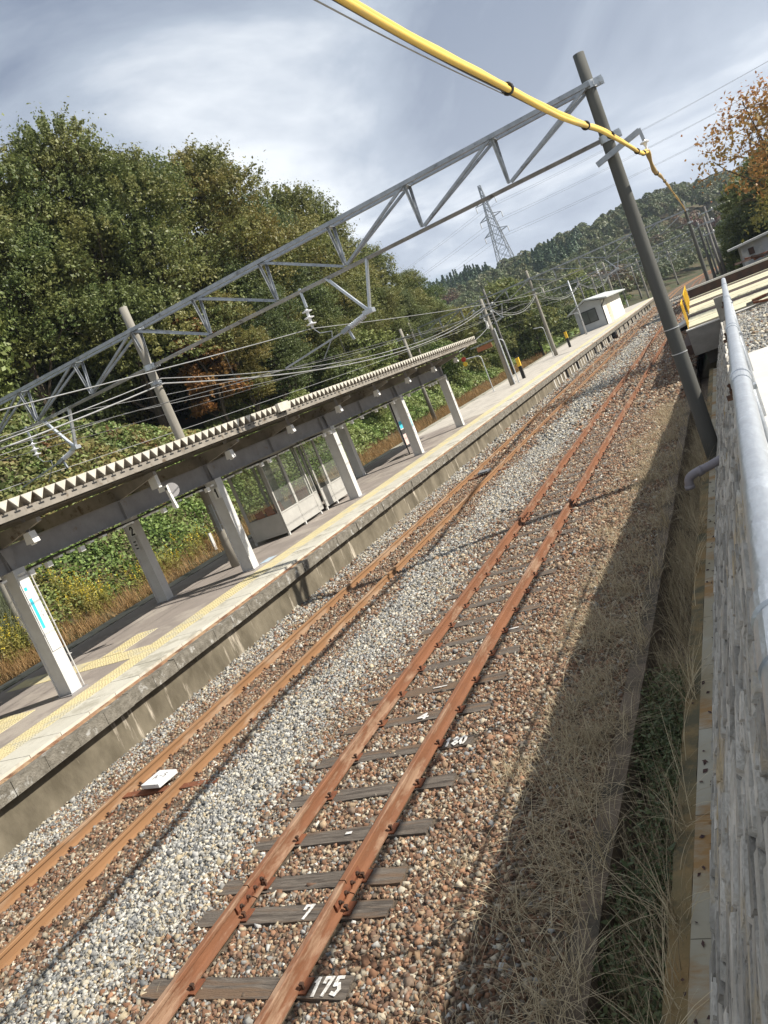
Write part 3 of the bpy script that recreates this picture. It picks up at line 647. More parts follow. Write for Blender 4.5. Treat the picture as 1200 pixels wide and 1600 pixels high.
for side, xs_, ys_ in (('f', -12.0, FCOL), ('b', -14.45, [c-.55 for c in FCOL])):
    for i, y in enumerate(ys_):
        mb = MB(); hw, hd = .17, .13
        mb.box((xs_-hw, y-hd, .70), (xs_+hw, y+hd, 3.095)) if False else None
        # H section: web along x, flanges facing the track and the field
        mb.box((xs_+hw-.015, y-hd, .705), (xs_+hw, y+hd, 3.11)); mb.box((xs_-hw, y-hd, .705), (xs_-hw+.015, y+hd, 3.11)); mb.box((xs_-hw+.015, y-.10, .705), (xs_+hw-.015, y+.10, 3.094))
        c = put('column', mb, m_wht, cn)
        mb = MB().box((xs_-.24, y-.2, .70), (xs_+.24, y+.2, .725)); put('base_plate', mb, m_gry, c)
        mb = MB(); mb.prism([(y-.13, 3.5), (y-.02, 2.95), (y+.02, 2.95), (y+.13, 3.5)], 'x', xs_+.092, xs_+.102); put('gusset', mb, m_gry, c)
        signs[(side, i)] = c
def col_plate(key, y, x, z, txt):
    c = signs[key]
    mb = MB().box((x-.02, y-.150, z-.14), (x+.165, y-.134, z+.14)); pl = put('number_plate', mb, m_lampw2, c); pl['label'] = 'small white plate with black numeral '+txt
    mb = strokes(MB(), txt, (x+.02, y-.152, z-.10), (1, 0, 0), (0, 0, 1), .20, t=.22, wr=.55)
    m2 = put('number', mb, m_blk, c)
col_plate(('f', 2), 15.65-.0, -12.0, 2.78, '1'); col_plate(('b', 2), 15.10, -14.45, 2.68, '2')
c = signs[('b', 2)]; mb = MB().box((-14.52, 14.96, 2.15), (-14.38, 14.98, 2.5)); q = put('notice_plate', mb, m_wht, c)
mb = MB(); [mb.box((-14.49, 14.952, z), (-14.41, 14.959, z+.035)) for z in (2.2, 2.29, 2.38)]; put('notice_marks', mb, m_blk, c)
# vertical station sign on the first column
c = signs[('f', 1)]
mb = MB().box((-11.828, 9.34, 1.55), (-11.812, 9.56, 2.95)); put('station_sign', mb, m_lampw2, c)
mb = MB(); mb.box((-11.811, 9.36, 1.98), (-11.808, 9.42, 2.55)); mb.box((-11.811, 9.36, 2.70), (-11.808, 9.42, 2.76)); put('sign_band', mb, m_cyan, c)
mb = strokes(MB(), 'I', (-11.8075, 9.47, 2.25), (0, 1, 0), (0, 0, 1), .05); mb = strokes(mb, 'T', (-11.8075, 9.47, 2.16), (0, 1, 0), (0, 0, 1), .05); put('sign_letters', mb, mat('grey_ink', (.2, .2, .22), rough=.6), c)
mb = MB()
for z in (1.35, 2.0, 2.68): mb.tube([(-11.81, 9.60, z), (-11.79, 9.66, z+.01), (-11.81, 9.58, z+.03)], .007, 6)
mb.tube([(-11.79, 9.60, .75), (-11.79, 9.60, 3.0)], .012, 6); put('conduit', mb, m_wht, c)
# small signs on 4th column
c = signs[('f', 4)]; mb = MB().box((-11.828, 28.1, 1.5), (-11.812, 28.3, 2.6)); put('station_sign', mb, m_lampw2, c); mb = MB().box((-11.811, 28.14, 1.8), (-11.808, 28.2, 2.2)); put('sign_band', mb, m_cyan, c)
# lamps under the eaves
m_lampw = mat('lamp_white', (.80, .79, .76), (.72, .71, .68), scale=4, rough=.4)
lt = empty('canopy_lamp', (0, 0, 0), 'white boxy tube lamp hanging from the canopy eaves', 'lamp', 'tube lamps hanging under the canopy edge')
put('bracket', MB().box((-.04, -.012, .0), (.04, .012, .26)), m_gry, lt)
put('lamp_housing', MB().prism([(-.10, -.20), (.10, -.20), (.07, .0), (-.07, .0)], 'y', -.07, .07), m_lampw, lt)
put('tube', MB().tube([(0, -.055, -.215), (0, .055, -.215)], .016, 8), m_lampw, lt)
for i, y in enumerate((6.35, 9.45, 15.63, 18.67, 21.75, 24.8, 27.85, 30.9, 34.0)):
    o = lt if i == 0 else copy_tree(lt); o.location = (-11.2, y, 3.62)
sp = empty('platform_camera', (-11.25, 12.85, 3.75), 'white bracket with round dish speaker hung under the canopy edge', 'speaker')
put('bracket', MB().box((-11.33, 12.8, 3.45), (-11.13, 12.9, 3.77)).box((-11.22, 12.84, 3.34), (-10.98, 12.90, 3.44)), m_lampw, sp)
put('arm', MB().beam((-11.02, 12.87, 3.40), (-10.98, 12.87, 2.92), .06, .06), m_lampw, sp)
put('dish', MB().lathe([(.02, -.06), (.10, -.03), (.15, .03), (.155, .05)], (-11.05, 13.02, 3.30), 18, (.8, -.5, .1)), m_gry, sp)
sp['label'] = 'white bracket arm with round dish hung under the canopy edge'; sp.name = 'hanging_speaker'
# cable tray under the girder with white boxes standing in for flecks of sunlight
ct = empty('cable_tray', (-12.25, 19, 3.0), 'cable tray with small white boxes as sunlight flecks slung below the canopy girder', 'cable tray')
mb = MB()
for dx_ in (0, .05, .11): mb.tube([(-12.28+dx_, y, 3.02-.02*math.sin(y*2+dx_*20)) for y in np.arange(4, 34, .5)], .013, 5)
put('cables', mb, m_blk, ct)
g = random.Random(4)
for y in np.arange(4, 34, .42):
    put('clip', MB().cbox((-11.84+g.uniform(-.02, .02), y+g.uniform(-.1, .1), 3.0), (.16, .10, .035), g.uniform(-.3, .3)), m_lampw, ct)  # small white boxes in place of sunlight falling through the roof ribs
    if g.random() < .3: put('clip', MB().cbox((-11.84, y+.2, 2.95), (.08, .12, .10)), m_lampw, ct)

# ---------------------------------------------------------------- glass waiting room
def glassy():
    m = bpy.data.materials.new('window_glass'); m.use_nodes = True; n = m.node_tree.nodes; l = m.node_tree.links
    gl = n.new('ShaderNodeBsdfGlossy'); gl.inputs['Roughness'].default_value = .02; tr = n.new('ShaderNodeBsdfTransparent'); tr.inputs[0].default_value = (.80, .84, .80, 1)
    fr = n.new('ShaderNodeFresnel'); fr.inputs[0].default_value = 1.6; ms = n.new('ShaderNodeMixShader'); l.new(fr.outputs[0], ms.inputs[0]); l.new(tr.outputs[0], ms.inputs[1]); l.new(gl.outputs[0], ms.inputs[2])
    df = n.new('ShaderNodeBsdfDiffuse'); df.inputs[0].default_value = (.6, .6, .55, 1); m2 = n.new('ShaderNodeMixShader'); m2.inputs[0].default_value = .13; l.new(ms.outputs[0], m2.inputs[1]); l.new(df.outputs[0], m2.inputs[2])
    l.new(m2.outputs[0], n['Material Output'].inputs[0]); return m
m_glass = glassy()
m_panel = mat('panel_paint', (.44, .43, .40), (.38, .37, .345), scale=3, rough=.5)
wr_ = empty('waiting_room', (-13.3, 21.2, .71), 'glazed waiting room with grey lower panels under the canopy', 'waiting shelter')
WX0, WX1, WY0, WY1, WZ, WT = -14.05, -12.82, 19.0, 23.4, .80, 3.05
fronts = [WY0, 20.05, 21.1, 21.55, 22.3, 23.4]
def framed(a, b, axis, pos, z0, z1, fm, th=.045):
    """rectangular frame a..b on a vertical plane"""
    mb = MB()
    def bx(u0, u1, z0_, z1_):
        if axis == 'x': mb.box((pos-th/2, u0, z0_), (pos+th/2, u1, z1_))
        else: mb.box((u0, pos-th/2, z0_), (u1, pos+th/2, z1_))
    bx(a, a+.05, z0, z1); bx(b-.05, b, z0, z1); bx(a+.05, b-.05, z0, z0+.05); bx(a+.05, b-.05, z1-.05, z1); return mb
def bay(a, b, axis, pos, door=False):
    fr = put('frame', framed(a+.002, b-.002, axis, pos, WZ, WT, m_panel), m_panel, wr_)
    mb = MB(); zc_ = 1.38
    if axis == 'x': mb.box((pos-.015, a+.05, WZ+.05), (pos+.015, b-.05, zc_)); mb.box((pos-.03, a+.05, zc_), (pos+.03, b-.05, zc_+.04))
    else: mb.box((a+.05, pos-.015, WZ+.05), (b-.05, pos+.015, zc_)); mb.box((a+.05, pos-.03, zc_), (b-.05, pos+.03, zc_+.04))
    put('lower_panel', mb, m_panel, wr_)
    mb = MB()
    if axis == 'x': mb.add([(pos, a+.05, zc_+.04), (pos, b-.05, zc_+.04), (pos, b-.05, WT-.05), (pos, a+.05, WT-.05)], [(0, 1, 2, 3)])
    else: mb.add([(a+.05, pos, zc_+.04), (b-.05, pos, zc_+.04), (b-.05, pos, WT-.05), (a+.05, pos, WT-.05)], [(0, 1, 2, 3)])
    put('glass_pane', mb, m_glass, fr)
for a, b in zip(fronts, fronts[1:]): bay(a, b, 'x', WX1 if a != 21.1 else WX1-.12)
for a, b in ((19.0, 20.4), (20.4, 21.9), (21.9, 23.4)): bay(a, b, 'x', WX0)
bay(WX0+.03, WX1-.03, 'y', WY0+.02); bay(WX0+.03, WX1-.03, 'y', WY1-.02)
for x, y in [(WX1, WY0+.03), (WX1, WY1-.03), (WX0, WY0+.03), (WX0, WY1-.03)]+[(WX1, y) for y in fronts[1:-1]]: put('foot', MB().box((x-.03, y-.03, .705), (x+.03, y+.03, .80)), m_wht, wr_)
m_seat = mat('orange_plastic', (.62, .16, .07), (.50, .12, .06), scale=3, rough=.45)
st = empty('waiting_seat', (0, 0, 0), 'orange moulded plastic seat inside the glazed waiting room', 'seat', 'row of orange seats in the waiting room')
put('seat', MB().prism([(-.20, .40), (.20, .38), (.22, .42), (-.16, .45)], 'y', -.2, .2), m_seat, st)
put('backrest', MB().prism([(-.20, .42), (-.14, .44), (-.22, .86), (-.26, .85)], 'y', -.2, .2), m_seat, st)
put('pedestal', MB().box((-.03, -.03, 0), (.03, .03, .40)), m_gry, st)
for i, y in enumerate((19.6, 20.15, 20.7, 21.7, 22.15, 22.6)):
    o = st if i == 0 else copy_tree(st); o.location = (-13.72, y, .71)

# timetable stand by the fourth column
nb = empty('notice_board', (-12.95, 30.0, .71), 'black framed poster stand with a blue and white poster beside the canopy columns', 'notice board')
fr = put('frame', framed(29.45, 30.6, 'x', -12.95, 1.0, 3.0, None, .04), m_blk, nb)
mb = MB().box((-12.96, 29.5, 1.75), (-12.94, 30.55, 2.95)); put('poster', mb, m_wht, nb)
mb = MB().box((-12.937, 29.55, 1.8), (-12.933, 30.5, 2.1)); put('poster_band', mb, m_cyan, nb)
mb = MB().box((-12.96, 29.5, 1.1), (-12.94, 30.55, 1.55)); put('lower_notice', mb, mat('pale_pink_card', (.62, .48, .44), rough=.7), nb)
for y in (29.45, 30.56):
    put('leg', MB().box((-12.97, y, .71), (-12.93, y+.04, 1.0)).box((-13.15, y, .708), (-12.75, y+.04, .735)), m_blk, nb)

# white information decals on the platform floor
mb = MB(); mb.box((-12.0, 16.0, .706), (-11.72, 16.5, .7085)); tag(put('floor_sticker', mb, mat('blue_sticker', (.35, .5, .62), (.5, .55, .6), scale=9)), 'faded blue sticker on the asphalt near the second column', 'sticker')
mb = MB(); mb.cbox((-21.35, 26.2, .38), (.05, .22, .75), .2)
t = put('marker_post', mb, m_wht, base=(-21.35, 26.2, 0)); tag(t, 'small white marker post in the dry grass behind the platform', 'marker post')

# goose-neck pipes, bollards
def gooseneck(x, y, hz, label, arm=.9):
    t = empty('gooseneck_pole', (x, y, .7), label, 'pole')
    pts = [(x, y, .7), (x, y, hz-.35)]+[(x-.28*(1-math.cos(a)), y, hz-.35+.28*math.sin(a)) for a in np.linspace(.2, 1.57, 6)]+[(x-arm, y, hz+.02)]
    put('pipe', MB().tube(pts, .032, 8), m_galv_w, t); put('foot_flange', MB().lathe([(.09, 0), (.09, .02)], (x, y, .705), 10), m_galv_w, t); return t
m_galv_w = mat('galvanised_pale', (.58, .60, .62), (.45, .46, .48), scale=8, rough=.45, metal=.3)
m_galv = mat('galvanised', (.53, .56, .59), (.46, .48, .51), scale=30, rough=.42, metal=.75, bump=.15, bscale=60, stretch=(1, .5, 1), c3=(.58, .61, .65), s3=22, t3=.6)
t = gooseneck(-14.82, 50, 3.27, 'thin bent pipe holding a red and yellow marker, nearest past the canopy', 1.1)
put('marker_disc', MB().lathe([(.16, 0), (.16, .02)], (-15.95, 49.98, 3.32), 16, (0, -1, 0)), mat('marker_red', (.42, .05, .03), rough=.6), t)
put('marker_flag', MB().lathe([(.15, 0), (.15, .02)], (-15.95, 49.98, 3.0), 16, (0, -1, 0)), mat('marker_yellow', (.75, .5, .05), rough=.6), t)
gooseneck(-12.95, 49.5, 3.72, 'thin bent pipe standing close to the grey light pole', .55)
gooseneck(-13.88, 66.2, 3.38, 'thin bent pipe beside the second gantry pole', .75)
gooseneck(-14.45, 88, 3.25, 'thin bent pipe at the corner of the platform hut', .95)
m_bolly = mat('bollard_yellow', (.80, .50, .04), (.7, .45, .05), scale=9, rough=.5)
for x, y, lab in ((-13.08, 51.6, 'black post with a yellow upper band beside the light pole'), (-13.38, 71.6, 'black post with a yellow upper band standing before the hut')):
    t = empty('marker_bollard', (x, y, .7), lab, 'bollard')
    put('post', MB().box((x-.10, y-.10, .7), (x+.10, y+.10, 1.55)), m_blk, t); put('yellow_band', MB().box((x-.105, y-.105, 1.55), (x+.105, y+.105, 2.12)), m_bolly, t); put('cap', MB().box((x-.10, y-.10, 2.12), (x+.10, y+.10, 2.24)), m_blk, t)

# platform hut
m_hut = mat('hut_wall_grey', (.46, .48, .50), (.40, .42, .44), scale=1.2, rough=.85)
m_hutw = mat('hut_wall_white', (.80, .79, .76), (.72, .71, .68), scale=1.5, rough=.8)
m_hroof = mat('hut_roof', (.55, .57, .56), (.46, .48, .47), scale=2, rough=.5)
m_dglass = mat('dark_glass', (.07, .08, .08), (.10, .11, .11), scale=1, rough=.12, spec=.6)
hx0, hx1, hy0, hy1, hz = -15.6, -12.55, 92, 110, .70
t = empty('platform_hut', (-14, 101, hz), 'small grey and white hut with a gable roof on the far platform', 'hut')
mb = MB(); mb.prism([(hx0, hz), (hx1, hz), (hx1, 3.55), (-14.1, 4.0), (hx0, 3.3)], 'y', hy0, hy1); put('wall', mb, m_hut, t)
put('side_wall_cladding', MB().box((hx1, hy0+.4, hz), (hx1+.04, hy1, 3.4)), m_hutw, t)
mb = MB(); mb.prism([(hx0-.7, 3.05), (-14.1, 4.04), (hx1+.9, 3.48), (hx1+.9, 3.62), (-14.1, 4.20), (hx0-.7, 3.2)], 'y', hy0-.8, hy1+.5); put('roof', mb, m_hroof, t)
wn_ = put('window', MB().box((-15.15, hy0-.05, 1.50), (-13.25, hy0, 2.95)), m_blk, t)
put('window_pane', MB().box((-15.05, hy0-.06, 1.6), (-14.25, hy0-.05, 2.85)).box((-14.18, hy0-.06, 1.6), (-13.35, hy0-.05, 2.85)), m_dglass, wn_)
put('door', MB().box((hx1+.04, 95.5, .72), (hx1+.08, 98.5, 2.8)), mat('hut_door', (.5, .42, .3), (.6, .58, .5), scale=1, rough=.7), t)
put('downpipe', MB().tube([(hx1+.04, hy0-.06, .72), (hx1+.04, hy0-.06, 2.9), (hx1+.5, hy0-.1, 3.4)], .06, 6), m_blk, t)

# ---------------------------------------------------------------- catenary gantries
m_pole = mat('concrete_pole', (.115, .115, .105), (.085, .085, .078), scale=2, rough=.9, bump=.15, bscale=60, stretch=(3, 3, .3), c3=(.10, .10, .09), s3=2, t3=.6)
m_polel = mat('concrete_pole_pale', (.30, .28, .24), (.22, .205, .175), scale=2, rough=.9, bump=.15, bscale=60, stretch=(3, 3, .3), c3=(.30, .22, .15), s3=1.0, t3=.66)
m_ins = mat('porcelain', (.80, .80, .80), (.65, .66, .68), scale=9, rough=.25, spec=.6)
m_gal2 = mat('gantry_steel', (.40, .42, .45), (.29, .31, .33), scale=6, rough=.45, metal=.55, c3=(.16, .16, .17), s3=5, t3=.62)
m_band = mat('pole_band', (.60, .61, .62), rough=.4, metal=.5)
m_wire = mat('wire', (.42, .42, .42), (.34, .34, .33), scale=3, rough=.45, metal=.5)
m_wired = mat('wire_dark', (.07, .07, .07), (.11, .11, .11), scale=3, rough=.6)
def node_xs(n0, n1): return
def gantry(y, poles, xs, zt, zb, label, detail=True, dx=0.0):
    t = empty('catenary_gantry', (poles[-1][0]+dx, y, poles[-1][1]), label, 'gantry')
    for (x, zbase, ztop, rb, rt, m) in poles:
        x += dx
        nseg = 8; p = put('pole', MB().tube([(x, y, zbase+(ztop-zbase)*k/nseg) for k in range(nseg+1)], [rb+(rt-rb)*k/nseg for k in range(nseg+1)], 24 if detail else 10), m, t, smooth=True)
        p.data.shade_smooth()
        if detail:
            for z in (zt+.0, zb-.03):
                mb = MB(); mb.lathe([(rt+.035, -.07), (rt+.035, .07)], (x, y, z), 20); mb.box((x+rt, y-.12, z-.06), (x+rt+.16, y-.10, z+.06)); mb.box((x+rt, y+.10, z-.06), (x+rt+.16, y+.12, z+.06))
                for bz in (-.03, .03): mb.lathe([(.014, -.15), (.014, .15)], (x+rt+.09, y, z+bz), 6, (0, 1, 0))
                put('clamp', mb, m_galv, p)
    xs = [x+dx for x in xs]; x0, x1 = min(xs), max(xs); w_ = .17
    b = put('lattice_beam', MB().angle((x1+.05, y-w_, zt), (x0, y-w_, zt), .085, .012).angle((x0, y+w_, zt), (x1+.05, y+w_, zt), .085, .012)
            .angle((x0, y, zb), (x1+.05, y, zb), .095, .012, (0, .7, .7)), m_gal2, t)
    xsr = sorted(xs, reverse=True)
    mid = min(range(len(xsr)), key=lambda i: abs(xsr[i]+7.1-dx)) 
    for i, x in enumerate(xsr):
        mb = MB(); ml = MB()
        for s in (-1, 1):
            if i > 0: mb.angle((x, y+s*w_, zt-.04), (x, y+s*.02, zb+.05), .055, .01, (1, 0, 0))
            if i < len(xsr)-1:
                xn = xsr[i+1]
                if i < mid or not (x <= -7.0+dx and x > -13.0+dx): ml.angle((x-.05, y+s*w_, zt-.04), (xn+.05, y+s*.02, zb+.05), .055, .01)
                else: ml.angle((xn+.05, y+s*w_, zt-.04), (x-.05, y+s*.02, zb+.05), .055, .01)
        mb.box((x-.05, y-w_-.02, zt-.05), (x+.05, y+w_+.02, zt-.038)); put('vertical_brace', mb, m_gal2, b)
        if ml.v: put('diagonal_brace', ml, m_gal2, b)
    return t, b
def ins_string(mb, c, d, n=3, pitch=.15, r=.125):
    prof = [(.02, 0)]; h = 0
    for k in range(n): prof += [(.035, h+.03), (r, h+.055), (r*.96, h+.075), (.04, h+.085)]; h += pitch
    prof.append((.02, h+.02)); mb.lathe(prof, c, 14, d); return h
def rod_insulator(mb, p0, p1, n=9, r=.07):
    p0, p1 = Vector(p0), Vector(p1); L_ = (p1-p0).length; prof = [(.03, 0)]
    for k in range(n): h = L_*(.08+.84*k/n); prof += [(.035, h), (r, h+L_*.025), (r, h+L_*.045), (.035, h+L_*.06)]
    prof.append((.03, L_)); mb.lathe(prof, p0, 14, (p1-p0)); return mb
GX = [-1.22, -3.18, -5.17, -7.13, -9.06, -11.13, -13.2, -15.4, -17.65, -19.7, -21.9]
GY = 16.8
g1, beam1 = gantry(GY, [(-13.27, .62, 7.96, .145, .105, m_polel), (-22.0, -.5, 7.96, .145, .105, m_polel), (-1.20, -.7, 7.93, .158, .105, m_pole)],
                   GX, 7.33, 6.36, 'nearest galvanised lattice gantry carried by a dark concrete pole by the fence')
# bracket above the right pole carrying the yellow cable
mb = MB(); mb.beam((-1.50, GY-.19, 5.94), (-.62, GY-.19, 6.17), .07, .10); mb.beam((-.62, GY-.19, 6.2), (-.60, GY-.19, 5.98), .06, .08)
br = put('side_bracket', mb, m_gal2, g1); mb = MB(); ins_string(mb, (-.60, GY-.19, 6.0), (0, 0, -1), 1, .12, .085); mb.lathe([(.02, 0), (.02, .2)], (-.60, GY-.19, 5.78), 8); put('insulator', mb, m_ins, br)
put_each('wire_band', [MB().lathe([(.150, -.008), (.150, .008)], (-1.2, GY, z), 24) for z in (2.05, 2.55)], m_band, g1)
mb = MB(); mb.lathe([(.150, -.04), (.150, .04)], (-13.27, GY, 5.9), 20)
for z in (1.9, 2.3, 2.9, 3.3): mb.lathe([(.146, -.012), (.146, .012)], (-13.27, GY, z), 20)
mb.box((-13.22, GY-.17, 1.75), (-13.12, GY-.135, 2.5)); put('collar', mb, m_gal2, g1)
# main-track support: hanging insulator string and V-shaped drop frame with pull-off arm
def support(t, x, y, zb, s=1, detail=True):
    mb = MB().beam((x+.13, y, zb+.05), (x+.13, y, zb-.40), .05, .05); hd = put('hanger_rod', mb, m_galv, t)
    mb = MB(); h = ins_string(mb, (x+.10, y, zb-.42), (-.05, 0, -1)); put('insulator', mb, m_ins, hd)
    mb = MB(); mb.beam((x+.85, y, zb), (x+1.52, y, zb-1.02), .09, .05); mb.beam((x+1.95, y, zb), (x+1.58, y, zb-1.02), .09, .05); mb.box((x+1.42, y-.1, zb-1.12), (x+1.66, y+.1, zb-1.02))
    v = put('drop_frame', mb, m_galv, t)
    mb = rod_insulator(MB(), (x+1.45, y, zb-1.10), (x+.95, y-.02, zb-1.22)); put('rod_insulator', mb, m_ins, v)
    mb = MB().beam((x+.97, y, zb-1.2), (x+.75, y, zb-1.26), .14, .10); mb.beam((x+.8, y, zb-1.24), (x-1.0, y, zb-1.46), .04, .04); mb.beam((x+.9, y, zb-1.28), (x+.95, y, zb-1.5), .05, .05)
    mb.tube([(x+.1, y, zb-.92), (x+.2, y, zb-1.05), (x+.5, y, zb-1.12), (x+.45, y, zb-1.25)], .012, 5); mb.tube([(x+.4, y, zb-1.3), (x+.05, y, zb-1.62)], .014, 5)
    put('pull_off_arm', mb, m_gal2, v)
support(g1, -8.55, GY, 6.36); support(g1, -18.3, GY, 6.36)

G2 = 65.8
g2, b2_ = gantry(G2, [(-13.55, .62, 7.9, .16, .11, m_polel), (-24.5, -.5, 7.9, .16, .11, m_polel), (-1.25, -.6, 7.9, .16, .11, m_pole)], [-1.25-2.05*k for k in range(12)], 7.2, 6.3,
                 'second lattice gantry spanning the tracks, behind the light pole', True)
support(g2, -8.5, G2, 6.3); support(g2, -18.2, G2, 6.3)
proto_far = None
for i, (y, lab) in enumerate(((113, 'third gantry standing just past the platform hut'), (160, 'fourth, smaller looking gantry past the hut'), (205, 'farthest gantry where the tracks begin to bend'))):
    dxx = float(off(y))
    gg, _b = gantry(y, [(-13.5, -.3, 7.9, .2, .15, m_polel), (-22, -.5, 7.9, .2, .15, m_polel), (-1.3, -.5, 7.9, .2, .15, m_pole)], [-1.3-2.3*k for k in range(10)], 7.2, 6.3, lab, False, dxx)
    support(gg, -8.5+dxx, y, 6.3)

# wires (each its own thing); sag between supports
def wire(name, pts, r, m, label, cat='wire', sag=0, n=16, group=None, sides=5):
    out = []
    for a, b in zip(pts, pts[1:]):
        for k in range(n):
            t = k/n; p = [a[i]+(b[i]-a[i])*t for i in range(3)]; p[2] -= 4*sag*t*(1-t); out.append(p)
    out.append(list(pts[-1])); o = put(name, MB().tube(out, r, sides), m, base=pts[0], smooth=True); return tag(o, label, cat, group)
wire('messenger_wire', [(-8.5, -22, 5.6), (-8.5, GY, 5.48), (-8.5, G2, 5.48), (-8.5, 113, 5.4), (-8.5, 160, 5.4), (-8.5+float(off(205)), 205, 5.4)], .010, m_wire, 'steel messenger wire over the platform track, carried by white insulators', sag=.42)
wire('contact_wire', [(-8.7, -22, 4.75), (-8.4, GY, 4.72), (-8.6, G2, 4.72), (-8.4, 113, 4.7), (-8.5, 160, 4.7), (-8.5+float(off(205)), 205, 4.7)], .008, m_wired, 'dark contact wire below the messenger wire of the platform track', n=6)
wire('messenger_wire', [(-18.2, -22, 5.1), (-18.2, GY, 4.95), (-18.2, G2, 5.5), (-18.2, 113, 5.4)], .010, m_wire, 'messenger wire over the grassy bank, left of the canopy', sag=.18)
wire('contact_wire', [(-18.2, -22, 4.35), (-18.2, GY, 4.3), (-18.2, G2, 4.5), (-18.2, 113, 4.5)], .008, m_wired, 'thin contact wire over the grassy bank, left of the canopy', n=6)
for dz, r_, lab in ((0, .020, 'thick grey feeder cable sagging from the left gantry pole'), (.14, .012, 'thinner grey cable running just above the thick feeder cable')):
    wire('feeder_cable', [(-13.3, -20, 5.9+dz), (-13.05, GY, 5.82+dz), (-13.3, 49.5, 5.75+dz), (-13.4, G2, 5.9+dz), (-13.4, 88, 5.9+dz), (-13.4, 113, 5.9+dz)], r_, m_wire, lab, 'cable', sag=1.0, n=24)
wire('feeder_cable', [(-12.0, 34, 3.7), (-13.2, 49.5, 4.8)], .018, m_wire, 'grey cable rising from the canopy end to the light pole', 'cable', sag=.25)
wire('overhead_wire', [(-15.9, -20, 6.6), (-15.9, GY, 6.1), (-16.2, G2, 6.3), (-16.2, 113, 6.3)], .0065, m_wire, 'thin wire crossing before the dark forest, left one', sag=.6)
wire('overhead_wire', [(-14.6, -20, 6.0), (-14.6, GY, 5.55), (-14.7, G2, 5.6), (-14.7, 113, 5.6)], .0065, m_wire, 'thin wire crossing before the dark forest, right one', sag=.5)
wire('overhead_wire', [(-20.5, 2, 6.4), (-21, 54.4, 6.4), (-20.5, 93, 6.5), (-19, 130, 6.3), (-18.6, 160, 6.2)], .010, m_wired, 'thin dark wire strung along the poles on the bank', sag=.5)
# droppers between messenger and contact wire
for y in np.arange(-2, 112, 5.0):
    sp_ = GY if y < GY else G2; a = (y+22)/38.8 if y < GY else ((y-GY)/49 if y < G2 else (y-G2)/47.2); zt_ = 5.5-4*.42*a*(1-a)
    tag(put('wire_dropper', MB().tube([(-8.5, y, 4.73), (-8.5, y, zt_)], .005, 4), m_wired, base=(-8.5, y, 4.7)), 'short vertical dropper between the two wires of the platform track', 'wire', 'droppers of the platform track wires')

# yellow sheathed cable from the camera side to the gantry bracket and on
m_ysh = mat('yellow_sheath', (.78, .53, .11), (.68, .45, .09), scale=3, rough=.5, spec=.4, c3=(.60, .42, .16), s3=3, t3=.62, stretch=(1, .3, 1))
m_yshd = mat('faded_sheath', (.52, .36, .14), (.42, .28, .10), scale=3, rough=.6)
P0 = [(-.80, -6, 4.75), (-.82, -2, 4.74), (-.85, 1, 4.82), (-.90, 3.0, 4.955), (-.905, 4.4, 5.04), (-.91, 5.83, 5.15), (-.90, 8.0, 5.30), (-.89, 10.0, 5.48), (-.86, 11.6, 5.62), (-.78, 14.2, 5.72), (-.70, 16.0, 5.73), (-.62, GY-.19, 5.80)]
t = empty('sheathed_cable', (-.93, 3, 5), 'bright yellow sheathed cable coming down from the top of the frame to the gantry pole', 'cable')
def smooth_pts(P, n=6):
    P = [Vector(p) for p in P]; o_ = []
    for i in range(len(P)-1):
        a, b, c, d = P[max(i-1, 0)], P[i], P[i+1], P[min(i+2, len(P)-1)]
        for k in range(n):
            s = k/n; o_.append(.5*((2*b)+(-a+c)*s+(2*a-5*b+4*c-d)*s*s+(-a+3*b-3*c+d)*s**3))
    o_.append(P[-1]); return o_
sp_ = smooth_pts(P0)
th_ = lambda y: float(np.interp(y, [-2, 3, 5, 7, 12, 16.6], [.045, .056, .072, .086, .098, .088]))
rr_ = [th_(p.y)*(.33+.035*math.sin(i*.55)+.02*math.sin(i*1.7)) for i, p in enumerate(sp_)]
put('sheath', MB().tube(sp_, rr_, 12), m_ysh, t, smooth=True)
put('second_sheath', MB().tube([p+Vector((.22, 0, -.42-.10*math.sin(i*.4)))*th_(p.y) for i, p in enumerate(sp_)], [th_(p.y)*.26 for p in sp_], 10), m_ysh, t, smooth=True)
put('support_wire', MB().tube([p+Vector((-.18, 0, -.36))*th_(p.y) for p in sp_], .0055, 6), m_wired, t)
put('bare_wire', MB().tube([p+Vector((-.022-.006*max(0, 1-p.y/5), 0, -.040-.018*max(0, 1-p.y/5))) for p in sp_ if p.y < 6.0], .0035, 6), m_wire, t)
for i in (8, 30, 42, 50, 58, 62):
    if i < len(sp_)-1:
        d = (sp_[i+1]-sp_[i]).normalized(); q_ = th_(sp_[i].y)*.56; c = sp_[i]+Vector((.1, 0, -.2))*th_(sp_[i].y); put('tie_band', MB().lathe([(.9*q_, -.026), (q_, -.012), (q_, .012), (.9*q_, .026)], c, 14, d), m_blk, t)
sp_ = smooth_pts([(-.60, GY-.19, 5.78), (-.66, 18.5, 5.60), (-.80, 26, 6.15), (-1.0, 40, 6.75), (-1.15, 58, 7.1), (-1.25, G2, 7.15)], 8)
t = empty('sheathed_cable', (-.60, GY, 5.78), 'faded orange yellow sheathed cable running from the gantry bracket to the next pole', 'cable')
put('sheath', MB().tube(sp_, [.040+.01*math.sin(i) for i in range(len(sp_))], 8), m_yshd, t, smooth=True)
put_each('tie_band', [MB().lathe([(.055, -.02), (.055, .02)], sp_[k], 8, (0, 1, 0)) for k in (10, 18, 25)], m_blk, t)

